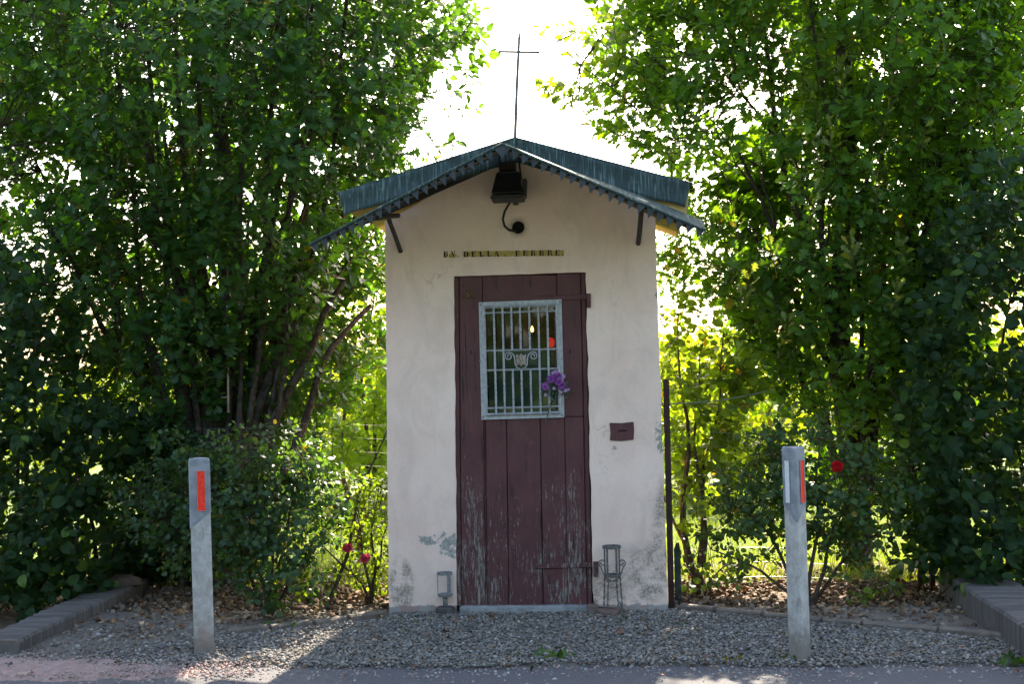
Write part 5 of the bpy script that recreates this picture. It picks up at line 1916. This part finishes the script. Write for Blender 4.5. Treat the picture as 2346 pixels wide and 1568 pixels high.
# sunlit bushes beyond the lawn
random.seed(61)
protos = []
for q in range(3):
    s = 61 + q
    o = make_shrub('field_bush', 'sunlit yellow-green bush in the row beyond the lawn', 'bush', (0, 0, 0),
                   [((0, 30, .95), (.95, .7, .75)), ((.5, 30, 1.35), (.5, .5, .5)), ((-.45, 30, 1.5), (.45, .5, .45)), ((0, 30, .45), (.8, .6, .4))],
                   420, 6, (.10, .17), DIAMOND, 'leaf_sunny', (.12, .175, .03), (.18, .235, .04), s,  # bright leaf colours carry painted sunlight
                   stems_fan((0, 30, -.05), [(-.4, 30, 1.4), (.4, 30, 1.3), (0, 30.1, 1.6)], .03), 0, group='bushes in the row beyond the lawn')
    for ch in o.children:
        ch.location.y -= 30
    protos.append(o)
spots = [(-7.6, 10.5), (-5.6, 9.6), (-3.9, 9.0), (-2.6, 8.2), (-1.3, 9.2), (0.4, 10.2), (1.3, 8.6), (2.1, 9.8), (3.3, 9.0), (4.9, 9.8), (6.4, 10.6), (1.75, 7.2), (-2.0, 6.9)]
for i, (x, y) in enumerate(spots):
    src = protos[i % 3]
    if i < 3:
        o, kids = src, []
    else:
        o = src.copy()
        COL.objects.link(o)
        for ch in src.children:
            k = ch.copy()
            COL.objects.link(k)
            k.parent = o
    o.location = (x, y, -0.08)
    o.rotation_euler = (0, 0, random.uniform(0, 6))
    s = random.uniform(.9, 1.15)
    o.scale = (s, s, s * random.uniform(.95, 1.1))
lt = thing('lawn_tree', 'dark slender tree trunk standing on the lawn left of the chapel', 'tree', (-1.75, 5.4, 0))
wood(lt, [limb((-1.75, 5.4, -.1), (-1.6, 5.4, 3.2), (-1.8, 5.4, 1.5), .15, .05, 8, 8, .02), limb((-1.74, 5.4, .9), (-1.2, 5.3, 2.4), (-1.5, 5.3, 1.3), .05, .015, 6, 6, .02)])
rng = np.random.default_rng(66)
C = np.array([-1.5, 5.4, 2.9]) + norm(rng.normal(0, 1, (260, 3))) * rng.uniform(0, 1, (260, 1)) ** .4 * np.array([.85, .8, .75])
C = C[outside_chapel(C, .3)]
P, D, N, sc, ids = cluster_leaves(C, rng.normal(0, 1, C.shape), 7, .2, (.08, .13))
foliage(lt, P, D, N, sc, leaf_colors(len(P), ids, len(C), (.06, .11, .026), (.10, .16, .034)), DIAMOND, 'leaf_oak', 0)


# ================================================================== LOOSE GROUND COVER
def icosa(seed, jit=.22):
    t = (1 + 5 ** .5) / 2
    v = np.array([(-1, t, 0), (1, t, 0), (-1, -t, 0), (1, -t, 0), (0, -1, t), (0, 1, t), (0, -1, -t), (0, 1, -t), (t, 0, -1), (t, 0, 1), (-t, 0, -1), (-t, 0, 1)], float)
    v = norm(v)
    r = np.random.default_rng(seed)
    v = v * (1 + r.uniform(-jit, jit, (12, 1)))
    f = np.array([(0, 11, 5), (0, 5, 1), (0, 1, 7), (0, 7, 10), (0, 10, 11), (1, 5, 9), (5, 11, 4), (11, 10, 2), (10, 7, 6), (7, 1, 8), (3, 9, 4), (3, 4, 2), (3, 2, 6), (3, 6, 8), (3, 8, 9), (4, 9, 5), (2, 4, 11), (6, 2, 10), (8, 6, 7), (9, 8, 1)])
    return v, f


def scatter_stones(name, P, smin, smax, palette, weights, mat, flat=.65, jit=.22, seed=1, label=None, cat=None, smooth=True):
    r = np.random.default_rng(seed)
    Vs, Ts, Cs = [], [], []
    off = 0
    n = len(P)
    which = r.integers(0, 8, n)
    for q in range(8):
        m = which == q
        k = int(m.sum())
        tv, tt = icosa(seed * 10 + q, jit)
        D = r.normal(0, 1, (k, 3))
        D[:, 2] *= .35
        N = np.tile((0, 0, 1.0), (k, 1)) + r.normal(0, .35, (k, 3))
        s = (smin + (smax - smin) * r.uniform(0, 1, k) ** 2.2)
        sc = np.stack([s * r.uniform(.7, 1, k), s * r.uniform(.9, 1.3, k), s * flat * r.uniform(.8, 1.1, k)], 1)
        V, T = instances(tv, tt, P[m], D, N, sc)
        pal = np.array(palette)[r.choice(len(palette), k, p=weights)] * r.uniform(.75, 1.2, (k, 1))
        Vs.append(V)
        Ts.append(T + off)
        Cs.append(np.repeat(pal, 12, 0))
        off += len(V)
    me = fastmesh(name, np.concatenate(Vs), np.concatenate(Ts), mat, np.concatenate(Cs), smooth)
    o = place(name, me, (0, 0, 0), None, 0, 'stuff')
    o['label'] = label
    o['category'] = cat
    return o


r = np.random.default_rng(71)


def road_edge(x):
    return -1.45 - 0.0028 * x + 0.03 * np.sin(x * 3.1) + 0.02 * np.sin(x * 7.7)


def inner_edge(x):
    return np.where(x < -0.9, -0.20 + (x + 0.9) * 0.50, np.where(x > 0.87, 0.03 - (x - 0.87) * 0.53, -0.01))


n = 56000
x = r.uniform(-2.85, 2.64, n)
y = r.uniform(-1.55, 0.05, n)
ok = (y < inner_edge(x) + r.normal(0, .012, n)) & (y > road_edge(x) + r.normal(0, .03, n))
ok &= ~((x < -1.7) & (r.uniform(0, 1, n) < np.clip((-x - 1.7) * 1.6, 0, .85)))
x, y = x[ok], y[ok]
GP = np.stack([x, y, r.uniform(-.004, .012, len(x))], 1)
scatter_stones('gravel', GP, .0045, .0145, [(.215, .203, .185), (.155, .15, .143), (.235, .20, .155), (.32, .30, .27), (.165, .115, .078), (.10, .095, .09)], [.30, .25, .18, .09, .10, .08], 'stone', .62, .2, 2, 'grey pebble gravel in front of the chapel', 'gravel')
# stray stones on the road
n = 1500
x = r.uniform(-2.9, 2.9, n)
y = road_edge(x) - np.abs(r.normal(0, .16, n))
scatter_stones('loose_chippings', np.stack([x, y, np.full(n, -.010)], 1), .003, .012, [(.30, .30, .29), (.36, .25, .22), (.2, .2, .2), (.42, .40, .38)], [.3, .4, .2, .1], 'stone', .6, .2, 3, 'pale chippings strewn along the road edge', 'gravel')
# pinkish sand heap
mb = MB()
nx, ny = 70, 26
x0, x1, y0, y1 = -3.3, -1.45, -2.1, -1.18
vs, fs = [], []
for j in range(ny + 1):
    for i in range(nx + 1):
        xx, yy = x0 + (x1 - x0) * i / nx, y0 + (y1 - y0) * j / ny
        d = 1 - max(0, ((xx + 2.6) / 1.0)) ** 2 * .9 - abs((yy + 1.48 + 0.09 * (xx + 2.3)) / .30) ** 2
        d += .35 * noise.noise((xx * 5, yy * 5, 0)) + .18 * noise.noise((xx * 15, yy * 15, 3))
        vs.append((xx, yy, -.020 + .034 * max(-.1, min(1, d)) + .004 * noise.noise((xx * 40, yy * 40, 7))))
for j in range(ny):
    for i in range(nx):
        k = j * (nx + 1) + i
        fs.append((k, k + 1, k + nx + 2, k + nx + 1))
o = MB().add(vs, fs).build('pink_sand', 'pink_sand', None, smooth=True, kind='structure')
n = 2600
x = r.uniform(-3.1, -1.35, n)
y = -1.46 - 0.09 * (x + 2.3) + r.normal(0, .14, n)
scatter_stones('pink_grit', np.stack([x, y, np.full(n, .004)], 1), .003, .010, [(.36, .25, .22), (.30, .22, .20), (.26, .25, .24)], [.5, .3, .2], 'stone', .7, .2, 4, 'pinkish grit around the left roadside post', 'gravel')
# soil clods
n = 8000
x = np.concatenate([r.uniform(-2.85, -.95, n // 2), r.uniform(.9, 2.62, n // 2)])
y = np.where(x < 0, r.uniform(-.9, 1.1, n), r.uniform(-.7, 1.1, n))
ok = y > inner_edge(x) + .06
P = np.stack([x[ok], y[ok], r.uniform(-.035, .0, ok.sum())], 1)
scatter_stones('soil_clods', P, .006, .028, [(.15, .108, .078), (.23, .18, .135), (.13, .09, .065), (.28, .24, .195)], [.4, .3, .2, .1], 'clod', .8, .34, 5, 'brown soil clods under the bushes', 'soil')
# left front corner is trodden dirt with few stones
n = 1500
x = r.uniform(-2.84, -1.3, n)
y = r.uniform(-1.25, -.4, n)
scatter_stones('dirt_crumbs', np.stack([x, y, np.full(n, .0)], 1), .004, .020, [(.17, .14, .115), (.22, .19, .16), (.13, .10, .08), (.30, .29, .27)], [.4, .3, .2, .1], 'clod', .7, .25, 6, 'trodden dirt crumbs beside the left low wall', 'soil')


def flakes(name, P, size, pal, mat, seed, label, cat, tmpl=OVATE):
    q = np.random.default_rng(seed)
    n = len(P)
    D = q.normal(0, 1, (n, 3))
    D[:, 2] *= .3
    N = np.tile((0, 0, 1.0), (n, 1)) + q.normal(0, .55, (n, 3))
    s = q.uniform(size[0], size[1], n)
    sc = np.stack([s, s, s * q.uniform(.5, 3, n)], 1)
    V, T = instances(*tmpl, P, D, N, sc)
    c = np.array(pal)[q.integers(0, len(pal), n)] * q.uniform(.6, 1.3, (n, 1))
    o = place(name, fastmesh(name, V, T, mat, np.repeat(c, len(tmpl[0]), 0)), (0, 0, 0), None, 0, 'stuff')
    o['label'], o['category'] = label, cat


n = 1100
x = np.concatenate([r.uniform(-2.8, -.95, n // 2 - 150), r.uniform(.9, 2.7, n // 2 + 150)])
y = np.where(x < 0, r.uniform(-.4, 1.3, n), r.uniform(-.25, 1.5, n))
ok = y > inner_edge(x) + .08
flakes('dry_leaves', np.stack([x[ok], y[ok], r.uniform(.0, .03, ok.sum())], 1), (.022, .055), [(.22, .10, .045), (.30, .17, .08), (.15, .075, .04), (.36, .26, .16)], 'dry', 81, 'brown fallen leaves on the soil under the bushes', 'fallen leaves')
n = 90
x = r.uniform(-2.7, 2.6, n)
y = r.uniform(-1.75, -.1, n)
flakes('leaf_litter', np.stack([x, y, np.full(n, .016)], 1), (.018, .045), [(.22, .10, .05), (.28, .20, .12), (.16, .08, .045)], 'dry', 82, 'few dry leaf scraps on the gravel and road', 'fallen leaves')

# lawn grass
n = 26000
x = r.uniform(-4.6, 4.2, n)
y = 1.15 + 5.5 * r.uniform(0, 1, n) ** 1.6
P = np.stack([x, y, np.full(n, -.09)], 1)
ok = outside_chapel(P, 0.02)
P = P[ok]
P[:, 2] = np.where(P[:, 1] < 2.1, -.03, -.09)
n = len(P)
D = np.tile((0, 0, 1.0), (n, 1)) + r.normal(0, .3, (n, 3))
N = r.normal(0, 1, (n, 3))
h = r.uniform(.06, .15, n)
BL_ = (np.array([(-.5, 0, 0), (.5, 0, 0), (.3, .55, .1), (-.3, .55, .1), (0, 1, .4)]), np.array([(0, 1, 2), (0, 2, 3), (3, 2, 4)]))
V, T = instances(*BL_, P, D, N, np.stack([np.full(n, .007), h, h], 1))
c = np.array([(.075, .125, .02)]) * r.uniform(.6, 1.4, (n, 1)) + r.uniform(0, .03, (n, 1)) * np.array([[1, .8, .2]])
o = place('lawn_grass', fastmesh('lawn_grass', V, T, 'grass', np.repeat(c, 5, 0)), (0, 0, 0), None, 0, 'stuff')
o['label'], o['category'] = 'sunlit lawn grass behind the fence', 'grass'

# small weeds in the gravel
for i, (px, py, s_, lab) in enumerate(((1265, 1508, 1.3, 'largest tuft of weed at the gravel edge in front of the door'), (1185, 1506, .7, 'small weed left of the largest tuft at the gravel edge'), (622, 1440, 1.2, 'upright weed beside the left edging stones'), (1565, 1432, .7, 'small weed in the gravel right of the chapel'), (2315, 1520, 1.5, 'weed tuft in the bottom right corner by the low wall'), (1685, 1515, .8, 'yellowish weed at the road edge left of the right post'), (1810, 1512, .8, 'tuft of weed at the foot of the right post'), (1425, 1418, .6, 'tiny weed in front of the stone slab'))):
    c = np.array(G(px, py))
    q = np.random.default_rng(90 + i)
    n = int(14 * s_)
    P = c + q.normal(0, .022 * s_, (n, 3)) * np.array([1.6, .8, 0])
    D = q.normal(0, .7, (n, 3)) + np.array([0, 0, .9])
    sc = q.uniform(.02, .05, n) * s_
    V, T = instances(*OVATE, P, D, q.normal(0, 1, (n, 3)), np.stack([sc * .8, sc, sc], 1))
    cc = np.tile(np.array((.05, .11, .03)) if i != 5 else np.array((.16, .17, .03)), (n, 1)) * q.uniform(.7, 1.4, (n, 1))
    o = place('weed', fastmesh('weed', V - c, T, 'leaf_rose', np.repeat(cc, len(OVATE[0]), 0)), Vector(c))
    tag(o, lab, 'weed', 'weeds in the gravel')

# trees across the road, behind the viewer: they stand in the window's reflections and close off the low sky
rng = np.random.default_rng(101)
n = 8000
x = rng.uniform(-45, 45, n)
hh = 9.5 + 1.6 * np.sin(x * .35) + 1.2 * np.sin(x * .9 + 1)
z = hh * rng.uniform(0, 1, n) ** .8
P = np.stack([x, -20 - 1.6 * rng.uniform(0, 1, n) + 1.0 * np.sin(x * .8), z], 1)
D = rng.normal(0, 1, (n, 3))
N = rng.normal(0, .6, (n, 3)) + np.array([0, 1, .4])
V, T = instances(*DIAMOND, P, D, N, np.stack([np.full(n, 1.3), rng.uniform(.7, 1.2, n), np.ones(n)], 1))
c = np.array([[.05, .085, .024]]) * rng.uniform(.6, 1.3, (n, 1))
o = place('tree_belt', fastmesh('tree_belt', V, T, 'leaf_oak', np.repeat(c, 4, 0)), (0, 0, 0), None, 0, 'stuff')
o['label'], o['category'] = 'belt of green trees across the road, seen only in reflection', 'trees'
